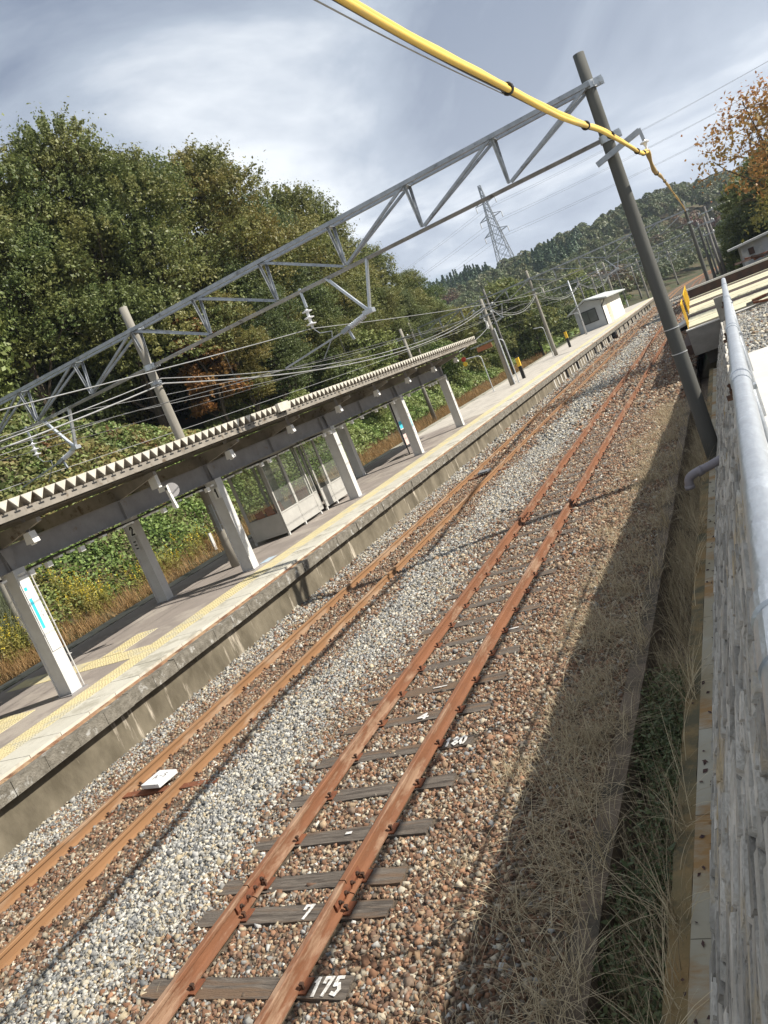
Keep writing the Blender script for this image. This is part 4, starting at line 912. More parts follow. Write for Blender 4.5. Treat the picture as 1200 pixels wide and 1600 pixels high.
# poles along the line
def lone_pole(name, x, y, z0, z1, m, label, r=.13, arms=(), cat='pole', white=None, group=None):
    t = empty(name, (x, y, z0), label, cat, group)
    put('shaft', MB().tube([(x, y, z0), (x, y, (z0+z1)/2), (x, y, z1)], [r, r*.85, r*.72], 10), m, t, smooth=True)
    for z, l_ in arms:
        mb = MB().beam((x-l_/2, y-.1, z), (x+l_/2, y-.1, z), .08, .08); a = put('cross_arm', mb, m_gal2, t)
        mb = MB(); [ins_string(mb, (x+s*l_*.42, y-.1, z+.05), (0, 0, 1), 1, .1, .07) for s in (-1, 1)]; put('insulator', mb, m_ins, a)
    if white: put('painted_foot', MB().lathe([(r+.012, 0), (r+.01, white)], (x, y, z0+.02), 10), m_wht, t)
    return t
m_dpole = mat('old_pole', (.12, .115, .11), (.18, .17, .16), scale=3, rough=.85)
t = lone_pole('light_pole', -13.35, 49.3, .7, 6.35, m_polel, 'grey concrete light pole with cables and a white lamp, on the platform past the canopy', .15, ((5.75, 1.5), (5.3, .9)))
put('lamp_head', MB().prism([(-13.55, 4.55), (-13.42, 4.5), (-13.38, 4.95), (-13.46, 5.0)], 'y', 49.0, 49.2), m_lampw, t)
put('conduit', MB().tube([(-13.17, 49.25, .7), (-13.17, 49.25, 4.4)], .05, 6), m_galv_w, t)
put('name_board', MB().box((-14.75, 49.5, 3.38), (-13.75, 49.56, 3.68)), mat('rust_board', (.38, .15, .07), (.3, .13, .07), scale=3, rough=.7), t)
put('arm', MB().beam((-15.1, 49.5, 3.76), (-13.35, 49.3, 3.8), .09, .09), m_gal2, t)
t = lone_pole('light_pole', -14.2, 86.9, .7, 6.6, m_galv_w, 'slim grey light pole standing in front of the hut window', .10, ((5.4, 1.2),))
put('ladder_steps', MB().box((-14.45, 86.7, 3.6), (-13.95, 86.75, 3.7)).box((-14.4, 86.7, 2.2), (-14.0, 86.75, 2.26)), m_gal2, t)
lone_pole('bank_pole', -21, 54.4, -.2, 7.0, m_polel, 'concrete pole rising from the green bank behind the canopy end', .16, ((6.3, 1.0),))
lone_pole('bank_pole', -20.5, 93, .0, 7.0, m_dpole, 'dark pole with a cross arm on the bank, left of the second gantry pole', .16, ((6.2, 1.4), (5.6, .8)))
for i, (x, y, h, lab) in enumerate(((-20.0, 76, 8.6, 'dark pole rising behind the light pole'), (-19.5, 128, 8.0, 'pole with white painted foot past the hut, first of the row'), (-18.6, 146, 8.0, 'thin pole second in the row past the hut'),
        (-18.2, 168, 8.4, 'pole third in the row past the hut, white near its foot'), (-17.2, 188, 8.4, 'pole fourth in the row past the hut'), (-15.8, 214, 8.4, 'farthest of the poles beside the platform end'))):
    lone_pole('bank_pole', x, y, float(T(x, y))-.2, h, m_dpole, lab, .15, ((h-.6, 1.2),), white=1.6 if i in (1, 3) else None)
for i, (x, y, z0, h, lab) in enumerate(((-.25, 72, .3, 6.5, 'dark twin pole with pale fittings right of the tracks, front one'), (-.0, 75, .3, 7.4, 'dark twin pole right of the tracks, taller rear one'), (3.2, 100, 2.0, 7.4, 'slim pole among the right hand trees'))):
    lone_pole('trackside_pole', x, y, z0, h, m_dpole, lab, .13, ((h-.5, 1.2), (h-1.4, .9)))
lone_pole('trackside_post', 10.5, 190, -.3, 2.8, m_galv_w, 'thin pale post beside the bend of the tracks', .10)

# far platform-end post and rails of the overgrown track
for x, lab in ((-18.75, 'rusty left rail of the overgrown track behind the platform'), (-17.68, 'rusty right rail of the overgrown track behind the platform')):
    rail('r', x, -.20, .15, m_rail_s, lab, y0=-2, y1=200)

# ---------------------------------------------------------------- fence by the camera
fc = empty('pipe_fence', (-.08, 6, 1.95), 'galvanised pipe fence running along the top of the stone wall beside the camera', 'fence')
FY1 = 13.6
pp = put('top_rail', MB().tube([(-.057, y, 3.17) for y in np.linspace(-3, FY1, 40)], .0305, 28), m_galv, fc, smooth=True)
for y in (3.05, 5.02, 8.1, 11.2, 1.0, -1.5):
    mb = MB(); mb.lathe([(.031, -.028), (.036, -.026), (.036, .026), (.031, .028)], (-.057, y, 3.17), 24, (0, 1, 0)); mb.lathe([(.0335, -.06), (.0335, .06)], (-.057, y-.10, 3.17), 24, (0, 1, 0))
    sv = put('sleeve', mb, m_galv, pp)
    if y in (3.05, 5.02, 8.1):
        mb = MB(); mb.box((-.105, y-.018, 3.12), (-.03, y+.018, 3.137)); mb.lathe([(.011, 0), (.011, .014), (.007, .016), (.007, .028)], (-.088, y, 3.137), 6, (-.5, 0, .8)); mb.lathe([(.010, 0), (.010, .018)], (-.10, y-.03, 3.118), 8, (-1, 0, 0)); put('clamp_bolt', mb, m_iron, sv)
        mb = MB(); mb.box((-.045, y-.02, 3.118), (-.015, y+.03, 3.135)); put('clamp_plate', mb, m_galv, sv)
put('lower_rail', MB().tube([(-.075, -3, 2.31), (-.075, FY1, 2.31)], .015, 14), m_galv, fc, smooth=True)
put('middle_rail', MB().tube([(-.075, -3, 2.80), (-.075, FY1, 2.80)], .014, 12), m_galv, fc, smooth=True) if False else None
for y in (-1.5, 3.05, 5.02, 8.1, 11.2, 13.5):
    put('fence_post', MB().tube([(-.06, y, 1.9), (-.06, y, 3.15)], .020, 12), m_galv, fc, smooth=True)
tag(put('end_pillar', MB().box((-.62, 30.75, 1.2), (-.30, 31.25, 2.12)), m_conc, base=(-.46, 31, 1.2)), 'squat concrete pillar at the far end of the stone wall against the deck', 'pillar')
t = empty('drain_pipe', (-.74, 13.5, .4), 'grey plastic elbow pipe poking out of the wall over the drain', 'pipe')
pts = smooth_pts([(-.80, 13.6, .52), (-1.1, 13.55, .45), (-1.34, 13.5, .41), (-1.45, 13.48, .34), (-1.47, 13.46, .20)], 5)
put('pipe', MB().tube(pts, .072, 16), mat('pvc_grey', (.26, .24, .26), (.22, .20, .21), scale=3, rough=.5), t, smooth=True)
put('socket', MB().lathe([(.082, -.05), (.082, .05)], (-1.25, 13.52, .42), 16, (-1, 0, -.3)).lathe([(.082, -.03), (.082, .03)], (-1.472, 13.46, .22), 16, (0, 0, 1)), mat('pvc_grey'  , (.26, .24, .26)), t, smooth=True)

# ---------------------------------------------------------------- crossing deck with yellow guard
m_deckc = mat('deck_plank', (.62, .58, .42), (.50, .47, .33), scale=2.2, rough=.85, bump=.1, c3=(.36, .35, .27), s3=2.5, t3=.6, stretch=(.4, 1, 1))
m_deckw = mat('deck_concrete', (.24, .225, .20), (.17, .16, .14), scale=1.5, rough=.9, bump=.2, stretch=(1, 1, 2))
m_drk = mat('gap_shade_and_steel', (.05, .035, .03), (.09, .05, .035), scale=3, rough=.8)
t = empty('loading_deck', (1, 30, 1.4), 'wide concrete deck of pale planks with dark strips painted as gap shade beside the siding', 'deck')
DX0, DX1 = -1.75, 8.0
DY0, DY1, DZ = 30.9, 58.5, 1.36
put('side_beam', MB().box((DX0, DY0, DZ-.92), (DX1, DY0+.6, DZ)), m_deckw, t)
put('side_beam_cap', MB().box((DX0-.02, DY0-.02, DZ+.002), (DX1, DY0+.35, DZ+.04)), m_slab, t)
put('steel_bed', MB().box((DX0-.4, DY0+.61, DZ-.9), (DX1, DY1, DZ-.55)), m_drk, t)
yy = DY0+1.9
put('gap_shade_strip', MB().box((DX0-.02, DY0+.62, DZ-.4), (DX1, yy-.04, DZ-.06)), m_drk, t)  # dark strips fill the plank gaps, shade put in as colour
for wd, gp in ((2.6, .15), (2.6, 2.6), (2.7, .15), (2.7, 2.9), (3.0, .2), (2.6, 2.6), (2.0, .4)):
    put('plank', MB().box((DX0-.03*(yy-DY0), yy, DZ-.5), (DX1, yy+wd, DZ)), m_deckc, t); yy += wd+gp
    if gp > 1: put('gap_shade_strip', MB().box((DX0-.03*(yy-DY0), yy-gp+.04, DZ-.5), (DX1, yy-.04, DZ-.05)), m_drk, t)
put('parapet', MB().box((DX0-.75, DY1, DZ-.9), (DX1, DY1+.35, DZ+.52)), m_drk, t)
put('parapet_cap', MB().box((DX0-.8, DY1-.1, DZ+.522), (DX1, DY1+.5, DZ+.64)), m_slab, t)
put_each('support_pier', [MB().box((-1.5, y, -.75), (-1.1, y+.6, DZ-.9)) for y in (34, 44, 54)], m_deckw, t)
mb = MB(); mb.prism([(-4.0, -.05), (-1.9, .35), (-1.9, .5), (-4.0, .08)], 'y', 53, 57); put('edge_step', mb, m_slab, t)
gd = empty('guard_barrier', (-2.0, 40, DZ), 'yellow slatted guard barrier along the deck edge, behind the concrete pole', 'barrier')
m_yb = mat('guard_yellow', (.85, .50, .03), (.75, .42, .02), scale=6, rough=.5)
for (a, b) in ((31.4, 35.6), (40.5, 56.5)):
    xa, xb = DX0-.03*(a-DY0)+.06, DX0-.03*(b-DY0)+.06
    put('rail', MB().beam((xa, a, DZ+.95), (xb, b, DZ+.95), .03, .05), m_yb, gd)
    y = a
    while y < b: x_ = DX0-.03*(y-DY0)+.06; put('slat', MB().box((x_-.008, y, DZ+.02), (x_+.008, y+.12, DZ+1.0)), m_yb, gd); y += 1.15
# rusty steel and timber heap in the yard
heap = empty('scrap_heap', (2.0, 28, 1.4), 'heap of rusty steel and old planks in the yard behind the fence', 'scrap heap'); g = random.Random(77)
for k in range(26):
    x, y = g.uniform(.2, 4.2), g.uniform(28.2, 30.4); a = g.uniform(-.3, .3); l_ = g.uniform(.5, 1.8)
    put('beam' if k % 2 else 'plank', MB().beam((x, y, 1.42+g.random()*.3), (x+l_*math.cos(a), y+l_*math.sin(a), 1.42+g.random()*.32), .09, .07), m_rust if k % 2 else m_deckw, heap)
heap2 = empty('timber_stack', (1.6, 61, 1.6), 'low heap of dark timbers at the far side of the deck', 'timber stack')
for k in range(10):
    x, y = g.uniform(.2, 3.4), g.uniform(60, 66); put('timber', MB().beam((x, y, 2.05+g.random()*.3), (x+g.uniform(1, 2.4), y+g.uniform(-1, 1), 2.05+g.random()*.3), .18, .14), m_rust if k % 3 else m_drk, heap2)
# storage shed on the right
m_shedw = mat('shed_wall', (.36, .37, .38), (.30, .31, .32), scale=.8, rough=.9, c3=(.50, .50, .48), s3=1, t3=.55)
sx, sy_ = 1.42, 68.0
t = empty('storage_shed', (4, 70, 1.8), 'flat roofed grey concrete shed at the right edge beyond the deck', 'shed')
put('wall', MB().prism([(sx, 1.4), (9.5, 1.4), (9.5, 3.75), (sx, 3.30)], 'y', sy_, 76), m_shedw, t)
put('roof', MB().prism([(sx-.8, 3.20), (10.2, 3.77), (10.2, 3.95), (sx-.8, 3.34)], 'y', sy_-.7, 76.7), mat('shed_roof', (.52, .52, .50), (.44, .44, .42), scale=2, rough=.8), t)
put('shutter', MB().box((2.9, sy_-.04, 1.6), (5.9, sy_, 3.2)), mat('shed_shutter', (.42, .43, .46), (.38, .39, .42), scale=1, rough=.7), t)
put('wall_mark', MB().box((1.9, sy_-.03, 2.4), (2.3, sy_, 2.9)), m_drk, t)
# trackside bits at the bend
mb = MB().box((2.6, 196, -.1), (4.0, 222, .35)); mb.v = [(p[0]+float(off(p[1]))*.0, p[1], p[2]) for p in mb.v]
tag(put('concrete_block', mb, m_slab, base=(3.3, 205, 0)), 'long pale concrete block between the tracks before the bend', 'block')
tag(put('cable_trough', MB().tube([(-2.9, 92, .0), (-1.8, 93, .12), (-1.2, 94, .05), (.2, 95, .3)], .12, 6), m_drk, base=(-2, 93, 0)), 'dark pipe lying across the grass beyond the deck', 'pipe')
tag(put('bent_sign_post', MB().tube([(-2.6, 52, -.3), (-2.55, 52, .7), (-2.75, 52, 1.0)], .04, 6), m_deckc, base=(-2.6, 52, 0)), 'small bent pale post in front of the deck end', 'post')
t = empty('spring_box', (-9.9, 73, .2), 'dark machinery box hanging on the far platform edge', 'machinery')
put('casing', MB().box((-10.0, 74, -.1), (-9.75, 75.2, .45)), m_blk, t); put('wheel', MB().lathe([(.2, 0), (.2, .1)], (-9.75, 74.2, .0), 12, (1, 0, 0)), m_iron, t)

# transmission tower
m_twr = mat('tower_steel', (.34, .36, .38), (.28, .30, .32), scale=1, rough=.6, metal=.3)
TX, TY, TZ0, TZ1 = -89.5, 400, 24.0, 75.5
t = empty('transmission_tower', (TX, TY, TZ0), 'tall steel lattice transmission tower on the wooded ridge', 'pylon')
mb = MB(); H = TZ1-TZ0
def hw(z): f_ = (z-TZ0)/H; return 4.6*(1-f_)**1.25+.55
lv = [TZ0+H*k for k in (0, .14, .27, .38, .48, .57, .65, .72, .79, .86, .93, 1.0)]
cs_ = ((-1, -1), (1, -1), (1, 1), (-1, 1))
for a, b in zip(lv, lv[1:]):
    for i, (sx_, sy2) in enumerate(cs_):
        nx_, ny_ = cs_[(i+1) % 4]; A, B = hw(a), hw(b)
        mb.beam((TX+sx_*A, TY+sy2*A, a), (TX+sx_*B, TY+sy2*B, b), .34, .34); mb.beam((TX+sx_*A, TY+sy2*A, a), (TX+nx_*B, TY+ny_*B, b), .2, .2)
        mb.beam((TX+nx_*A, TY+ny_*A, a), (TX+sx_*B, TY+sy2*B, b), .2, .2); mb.beam((TX+sx_*B, TY+sy2*B, b), (TX+nx_*B, TY+ny_*B, b), .16, .16)
put('lattice_body', mb, m_twr, t)
ARM = []
for z, l_ in ((67, 6.5), (59.5, 7.2), (52, 7.8)):
    for s in (-1, 1):
        A = hw(z); tip = (TX+s*l_*.9, TY-s*l_*.45, z+.3); ARM.append(tip)
        mb = MB(); [mb.beam((TX+s*A*.8, TY+q*A*.8, z+dz_), tip, .22, .22) for q in (-1, 1) for dz_ in (0, 1.8)]; ca = put('cross_arm', mb, m_twr, t)
        mb = MB().lathe([(.10, 0), (.26, -.4), (.26, -2.4), (.1, -2.8)], tip, 8); put('insulator', mb, m_ins, ca)
for i, tip in enumerate(ARM):
    for s, e_ in ((1, (TX+330, TY-110, tip[2]+12)), (-1, (TX-260, TY+40, tip[2]-14))):
        q = [(tip[0]+(e_[0]-tip[0])*k/14, tip[1]+(e_[1]-tip[1])*k/14, tip[2]-2.8+(e_[2]-tip[2])*k/14-9*4*(k/14)*(1-k/14)) for k in range(15)]
        o = put('power_line', MB().tube(q, .035, 4), m_wired, base=tip); tag(o, 'one of the thin high voltage lines strung from the lattice tower across the sky', 'power line', 'high voltage lines from the lattice tower')
# distant mountain
g = np.random.default_rng(4); xs = np.linspace(-900, 1500, 60); ys = np.linspace(2600, 3600, 20)
def mz(x, y): return (175*np.exp(-((x-190)/240)**2)+110*np.exp(-((x-700)/500)**2)+12*np.sin(x/60)+7*np.sin(x/23+1))*np.sin(np.clip((y-2600)/1000, 0, 1)*math.pi)+30
v, f = grid(xs, ys, mz); o = link('mountain', fast_mesh('mountain', v, f), mat('mountain_forest', (.04, .065, .035), (.03, .05, .03), scale=.01, rough=1)); o['kind'] = 'structure'

# ---------------------------------------------------------------- vegetation
def unit(a): return a/np.maximum(1e-6, np.linalg.norm(a, axis=-1, keepdims=True))
def leaves(P, size, nb, g, asp=.55, spread=1.0):
    """leaf faces around points P; nb = preferred normals"""
    n = len(P); nr = unit(nb+g.normal(size=(n, 3))*spread); t = unit(np.cross(nr, g.normal(size=(n, 3)))); b = np.cross(nr, t)
    s = (size*np.exp(g.normal(0, .25, n)))[:, None]
    v = np.stack([P-t*s*.5, P+b*s*asp*.5-nr*s*.08, P+t*s*.5, P-b*s*asp*.5-nr*s*.08], 1).reshape(-1, 3)
    return v, np.arange(n*4).reshape(-1, 4)
def join(parts):
    vs, fs, o_ = [], [], 0
    for v, f in parts: vs.append(v); fs.append(f+o_); o_ += len(v)
    return np.concatenate(vs), np.concatenate(fs)
def crown_points(g, n, H, W, base, nb=16, flat=.75):
    """leaf positions on clumps spread through a crown"""
    cs = []
    for k in range(nb):
        h = base+(H-base)*(k+.5)/nb; u = (h-base)/(H-base); rad = W*math.sin(math.pi*min(1, (.18+.80*u)))**.8*g.uniform(.25, .85); a = k*2.4+g.uniform(-.5, .5)
        cs.append((rad*math.cos(a), rad*math.sin(a), h-.2, g.uniform(.30, .48)*W))
    cs.append((0, 0, H-.35*W*.8, .38*W)); cs = np.array(cs)
    idx = g.choice(len(cs), n, p=cs[:, 3]**2/np.sum(cs[:, 3]**2)); c = cs[idx]; d = unit(g.normal(size=(n, 3))); d[:, 2] = np.where(d[:, 2] < -.35, -d[:, 2], d[:, 2])
    # sub-tufts on each clump
    tuft = unit(np.round(d*2.6)+1e-3); d = unit(d*.62+tuft*.38)
    r = c[:, 3]*(g.uniform(.35, 1.0, n)**.45)*(1+.26*np.sin(d[:, 0]*9+idx)*np.sin(d[:, 1]*8+idx*2))*np.where(g.random(n) < .10, g.uniform(1.0, 1.38, n), 1)
    P = c[:, :3]+d*r[:, None]*np.array([1, 1, flat]); return P, d, cs
def trunk_mb(g, cs, H, r0):
    mb = MB(); top = H*.72; pts = [(0.12*math.sin(k*1.3)*k/3, .12*math.cos(k*1.7)*k/3, top*k/6-.3) for k in range(7)]
    mb.tube(pts, [r0*(1-.12*k) for k in range(7)], 8)
    for c in cs[::2]:
        z0 = min(top*.9, max(H*.2, c[2]-c[3]*1.6)); k = z0/top*6; i = int(k); p0 = Vector(pts[min(i, 6)]); p1 = Vector(c[:3]); m_ = (p0+p1)/2+Vector((0, 0, .12*(p1-p0).length))
        mb.tube([p0, m_, p1, p1+(p1-p0)*.18], [r0*.42, r0*.28, r0*.13, .02], 5)
    return mb
m_bark = mat('bark', (.11, .085, .06), (.06, .05, .038), scale=4, rough=.95, bump=.5, stretch=(3, 3, .5))
lm_oak = leaf_mat('leaf_oak', (.062, .098, .030), (.185, .235, .078), (.24, .218, .066), .40, trans=.3)
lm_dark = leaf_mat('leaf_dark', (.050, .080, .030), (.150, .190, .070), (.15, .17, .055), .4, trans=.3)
lm_bright = leaf_mat('leaf_bright', (.07, .12, .03), (.19, .27, .075), (.24, .25, .08), .4)
lm_rust = leaf_mat('leaf_rust', (.16, .065, .022), (.34, .15, .045), (.20, .13, .04), .3)
lm_orange = leaf_mat('leaf_orange', (.30, .11, .04), (.50, .24, .08), (.24, .20, .06), .2, trans=.35)
lm_kudzu = leaf_mat('leaf_kudzu', (.085, .140, .035), (.26, .35, .10), (.34, .36, .14), .0, trans=.25, patch=((.16, .075, .035), .45, .66))
lm_conif = leaf_mat('leaf_conifer', (.035, .070, .045), (.085, .135, .075), (.07, .11, .05), .3, trans=.1)

def tree_proto(kind, seed, n, H, W, base, lmat, leaf, nb=16, r0=.22):
    g = np.random.default_rng(seed); P, d, cs = crown_points(g, n, H, W, base, nb)
    v, f = leaves(P, leaf, d*.9+np.array([0, 0, .35]), g); cm = fast_mesh('crown', v, f); cm.materials.append(lmat)
    tb = trunk_mb(random.Random(seed), cs, H, r0); tm = bpy.data.meshes.new('trunk'); tm.from_pydata(tb.v, [], tb.f); tm.materials.append(m_bark); return cm, tm
_used = {}
def place_tree(pr, name, x, y, s, label, group=None, sz=None, z=None, rz=None, parts=('crown', 'trunk')):
    t = empty(name, (x, y, (float(T(x, y)) if z is None else z)-.15), label, 'tree' if 'shrub' not in name and 'bush' not in name else 'shrub', group)
    t.scale = (s, s, sz or s); t.rotation_euler.z = RNG.uniform(0, 6.28) if rz is None else rz
    for nm, me in zip(parts, pr): link(nm, me, None, t)
    return t
lm_yel = leaf_mat('leaf_yellowing', (.08, .11, .03), (.22, .24, .07), (.25, .20, .06), .4, trans=.3)
oak = [tree_proto('oak', 100+k, 95000, 16, 5.0, 3.6, [lm_oak, lm_oak, lm_dark, lm_yel][k], .165, [34, 26, 40, 30][k], .26) for k in range(4)]
rustt = tree_proto('rust', 120, 14000, 9, 2.6, 2.5, lm_rust, .28, 12, .18)
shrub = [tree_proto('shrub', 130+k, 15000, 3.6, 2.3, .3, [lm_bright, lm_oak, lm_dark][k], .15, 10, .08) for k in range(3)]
def crown_fill(lst): return lst
# hillside wood behind the canopy: (x, y, top z, proto)
front = [(-33.5, 26, 23.2, 2), (-33.5, 33, 24.9, 0), (-31.5, 39, 24.3, 1), (-30.5, 43, 22.9, 0), (-29.5, 50, 23.0, 3), (-30.5, 56, 20.9, 2), (-29.5, 61.5, 21.6, 0), (-30, 68, 19.6, 1), (-29.5, 75, 16.6, 1), (-29.0, 82, 13.6, 1), (-30, 89.5, 10.6, 2)]
lab_f = ['broad dark tree at the left edge above the grassy bank', 'tallest round crown of the hillside wood, at the far left', 'high olive crown second along the skyline from the left', 'olive crown third along the hillside skyline, behind the gantry',
         'leafy crown fourth along the skyline, left of the gantry brace', 'dark crown behind the left gantry pole top', 'olive yellow crown where the skyline begins to fall', 'crown behind the hanging insulators of the gantry',
         'lower dark crown near the bracket of the gantry', 'small round crown right of the insulator bracket', 'last dark crown before the far ridge shows']
for (x, y, zt_, k), lab in zip(front, lab_f):
    gz = float(T(x, y)); s = (zt_-gz+.2)/16.6; place_tree(oak[k], 'broadleaf_tree', x, y, max(.62, min(1.15, s*1.05)), lab, sz=s)
g = random.Random(21)
for i in range(26):
    x, y = -36-g.random()*16, 20+i*3.6+g.random()*2; zt_ = np.interp(y, [20, 50, 62, 80, 96, 115], [22.5, 24, 21, 15.5, 11, 9])+(-x-36)*.10; gz = float(T(x, y)); s = max(.4, (zt_-gz)/17.2)
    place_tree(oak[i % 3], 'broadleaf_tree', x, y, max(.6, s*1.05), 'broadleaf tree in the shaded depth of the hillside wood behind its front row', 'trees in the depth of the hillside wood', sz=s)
for i, (x, y, s, k) in enumerate([(-27.5, 43, .5, 3), (-27, 47, .60, 2), (-26, 53, .55, 1), (-26.6, 59, .55, 3), (-26, 66, .5, 1), (-27, 73, .5, 2), (-26.5, 80, .42, 0), (-27, 87, .4, 1)]):
    place_tree(oak[k], 'broadleaf_tree', x, y, s, 'smaller leafy tree filling the foot of the hillside wood above the bank', 'small trees at the foot of the wood')
place_tree(rustt, 'rust_leaved_tree', -28.3, 40.8, .85, 'rust orange leaved tree inside the dark wood behind the gantry beam'); 
place_tree(shrub[0], 'bright_shrub', -30, 24.6, 2.0, 'bright green bushy shrub at the left edge in front of the wood')
g = random.Random(66)
for i in range(30):
    x, y = -30.5-g.random()*9, 20+i*2.3
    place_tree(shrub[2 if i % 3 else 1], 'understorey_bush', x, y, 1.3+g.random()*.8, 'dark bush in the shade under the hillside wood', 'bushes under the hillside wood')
# shrubs on the bank
m_sh = [(-25, 44), (-24.2, 50), (-25, 56), (-24, 62), (-23.6, 69), (-24.6, 76), (-22.8, 82), (-24, 88)]
for i, (x, y) in enumerate(m_sh): place_tree(shrub[i % 2], 'bank_shrub', x, y, .8+.35*((i*7) % 3), 'rounded green shrub on the slope between the bank cover and the wood', 'rounded shrubs on the bank')
# thicket in the valley beyond
g = random.Random(5)
vg = []
for i in range(95):
    y = 88+g.random()**1.2*130; side = g.random(); x = -22.5-g.random()**1.3*(18+y*.22)+float(off(y)); vg.append((x, y))
vg.sort(key=lambda p: p[1])
for i, (x, y) in enumerate(vg):
    s = g.uniform(.85, 1.9) if g.random() < .8 else 2.3
    place_tree(shrub[i % 3], 'valley_bush', x, y, s, 'leafy bush of the thicket in the valley beyond the platform', 'bushes of the valley thicket', sz=s*g.uniform(.8, 1.25))
# right side wood
for i, (x, y, s, k) in enumerate([(6.5, 80, 2.2, 2), (9.5, 79, 2.5, 2), (3.4, 82, 1.3, 2), (12, 82, 2.9, 2), (2.9, 88, 1.3, 1), (6.5, 88, 2.4, 2), (12, 80, 2.6, 2), (3.5, 98, 1.8, 0), (9, 100, 2.6, 1), (5.5, 112, 2.2, 0), (13, 116, 2.8, 2), (7.5, 128, 2.4, 1), (12, 142, 2.8, 0), (18, 150, 3.0, 2), (20, 170, 3.0, 1), (25, 185, 3.2, 0), (16, 205, 2.6, 1), (22, 235, 3.0, 0), (34, 225, 3.2, 2), (.9, 82, .7, 1), (2.0, 92, 1.0, 0)]):
    place_tree(shrub[k], 'embankment_tree', x+float(off(y))*.7, y, s, 'bushy green tree of the wood right of the tracks behind the shed', 'trees right of the tracks')
# autumn tree
g_ = np.random.default_rng(77); P, d, cs = crown_points(g_, 5200, 7.5, 3.5, 2.8, 22)
keep = g_.random(len(P)) < .8; P, d = P[keep], d[keep]; up = P[:, 2] > 3.9+.5*np.sin(P[:, 0]*2)
t = empty('autumn_cherry_tree', (3.35, 40.5, 1.35), 'cherry tree with orange autumn leaves at the right edge of the picture', 'tree')
v, f = leaves(P[up], .17, d[up], g_); cm = fast_mesh('crown', v, f); cm.materials.append(lm_orange); link('crown', cm, None, t)
P2, d2, _ = crown_points(g_, 3600, 4.6, 2.4, 1.6, 12); v, f = leaves(P2, .15, d2, g_); cm = fast_mesh('lower_foliage', v, f); cm.materials.append(lm_oak); link('lower_foliage', cm, None, t)
tb = trunk_mb(random.Random(3), cs, 7.6, .16); rg = random.Random(8)
for k in range(70):
    c = cs[rg.randrange(len(cs))]; p = Vector(c[:3]); dd = Vector((rg.uniform(-1, 1), rg.uniform(-1, 1), rg.uniform(-.1, 1.2))).normalized()
    q = p+dd*c[3]*rg.uniform(.9, 1.35); tb.tube([p, (p+q)/2+Vector((0, 0, .1)), q], [.022, .014, .006], 4)
tm = bpy.data.meshes.new('trunk'); tm.from_pydata(tb.v, [], tb.f); tm.materials.append(m_bark); link('trunk', tm, None, t)

# kudzu cover on the bank
def scatter(n, seed, xr, yr, size, lmat, name, label, cat, zoff=(0, .35), nbz=1.2, dens=None, asp=.75):
    g = np.random.default_rng(seed); x = g.uniform(*xr, n); y = yr[0]+(yr[1]-yr[0])*g.random(n)**1.35
    if dens is not None: k = g.random(n) < dens(x, y); x, y = x[k], y[k]
    mound = (.5+.5*np.sin(x*1.3+np.sin(y*.8)*2)*np.sin(y*1.1+1))*.55+(.5+.5*np.sin(x*3.1+y)*np.sin(y*2.7))*.25
    z = T(x+off(y)*0, y)+mound*g.uniform(.35, 1, len(x))+g.uniform(*zoff, len(x))
    s = size*np.interp(y, [10, 40, 90], [1, 1.25, 2.0]); P = np.stack([x, y, z], -1); nb = np.tile([.35, 0, nbz], (len(x), 1))
    v, f = leaves(P, s, nb, g, asp, .85); o = link(name, fast_mesh(name, v, f), lmat); return tag(o, label, cat, kind='stuff')
scatter(250000, 1, (-30, -21.9), (9, 105), .118, lm_kudzu, 'bank_vines', 'thick green vine leaves covering the bank behind the platform', 'ground cover', dens=lambda x, y: np.clip(.35+(-21.9-x)*.5, 0, 1)*np.where((x < -24.3) & (y < 30), .35, 1))
scatter(26000, 2, (-36, -20.9), (95, 210), .34, lm_kudzu, 'valley_cover', 'green and brown undergrowth along the far left trackside', 'ground cover')
scatter(26000, 7, (-30, -23.6), (17, 42), .20, leaf_mat('leaf_mixed_weed', (.07, .10, .03), (.22, .24, .09), (.34, .25, .10), 0, patch=((.20, .10, .05), .8, .6)), 'slope_weeds', 'mixed green and yellow weeds on the stony slope below the wood', 'weeds')
scatter(12000, 8, (1.0, 11), (80, 120), .25, lm_bright, 'right_undergrowth', 'green undergrowth behind the shed and right of the tracks', 'ground cover')

# blades: dry grass, goldenrod, reeds
def blades(P, L_, wd, g, lean=.5, segs=3, droop=.5, dirs=None):
    n = len(P); a = g.uniform(0, 2*math.pi, n); dr_ = np.stack([np.cos(a), np.sin(a), np.zeros(n)], -1) if dirs is None else dirs
    side = np.stack([-dr_[:, 1], dr_[:, 0], np.zeros(n)], -1); ln = g.uniform(.05, 1, n)*lean; L_ = L_*g.uniform(.5, 1.2, n); vs = []
    for k in range(segs+1):
        t = k/segs; h = L_*t*(1-droop*ln*t*.8)*np.cos(ln); r = L_*(np.sin(ln)*t+droop*ln*t*t*.5); c = P+dr_*r[:, None]; c[:, 2] += h*(1 if True else 0)
        w_ = wd*(1-t*.85); vs += [c-side*w_*.5, c+side*w_*.5]
    v = np.stack(vs, 1).reshape(-1, 3); k2 = 2*(segs+1); base = np.arange(n)[:, None, None]*k2
    f = np.array([(2*k, 2*k+1, 2*k+3, 2*k+2) for k in range(segs)])[None]+base; return v, f.reshape(-1, 4)
def straw(name, c1, c2, rough=.8): return leaf_mat(name, c1, c2, ((c1[0]+c2[0])/2, (c1[1]+c2[1])/2, (c1[2]+c2[2])/2), 0, trans=.2, rough=rough)
m_straw = straw('straw', (.26, .20, .12), (.60, .50, .33)); m_brown = straw('brown_grass', (.24, .14, .06), (.44, .29, .13)); m_gblade = straw('green_blade', (.07, .12, .03), (.16, .22, .06))
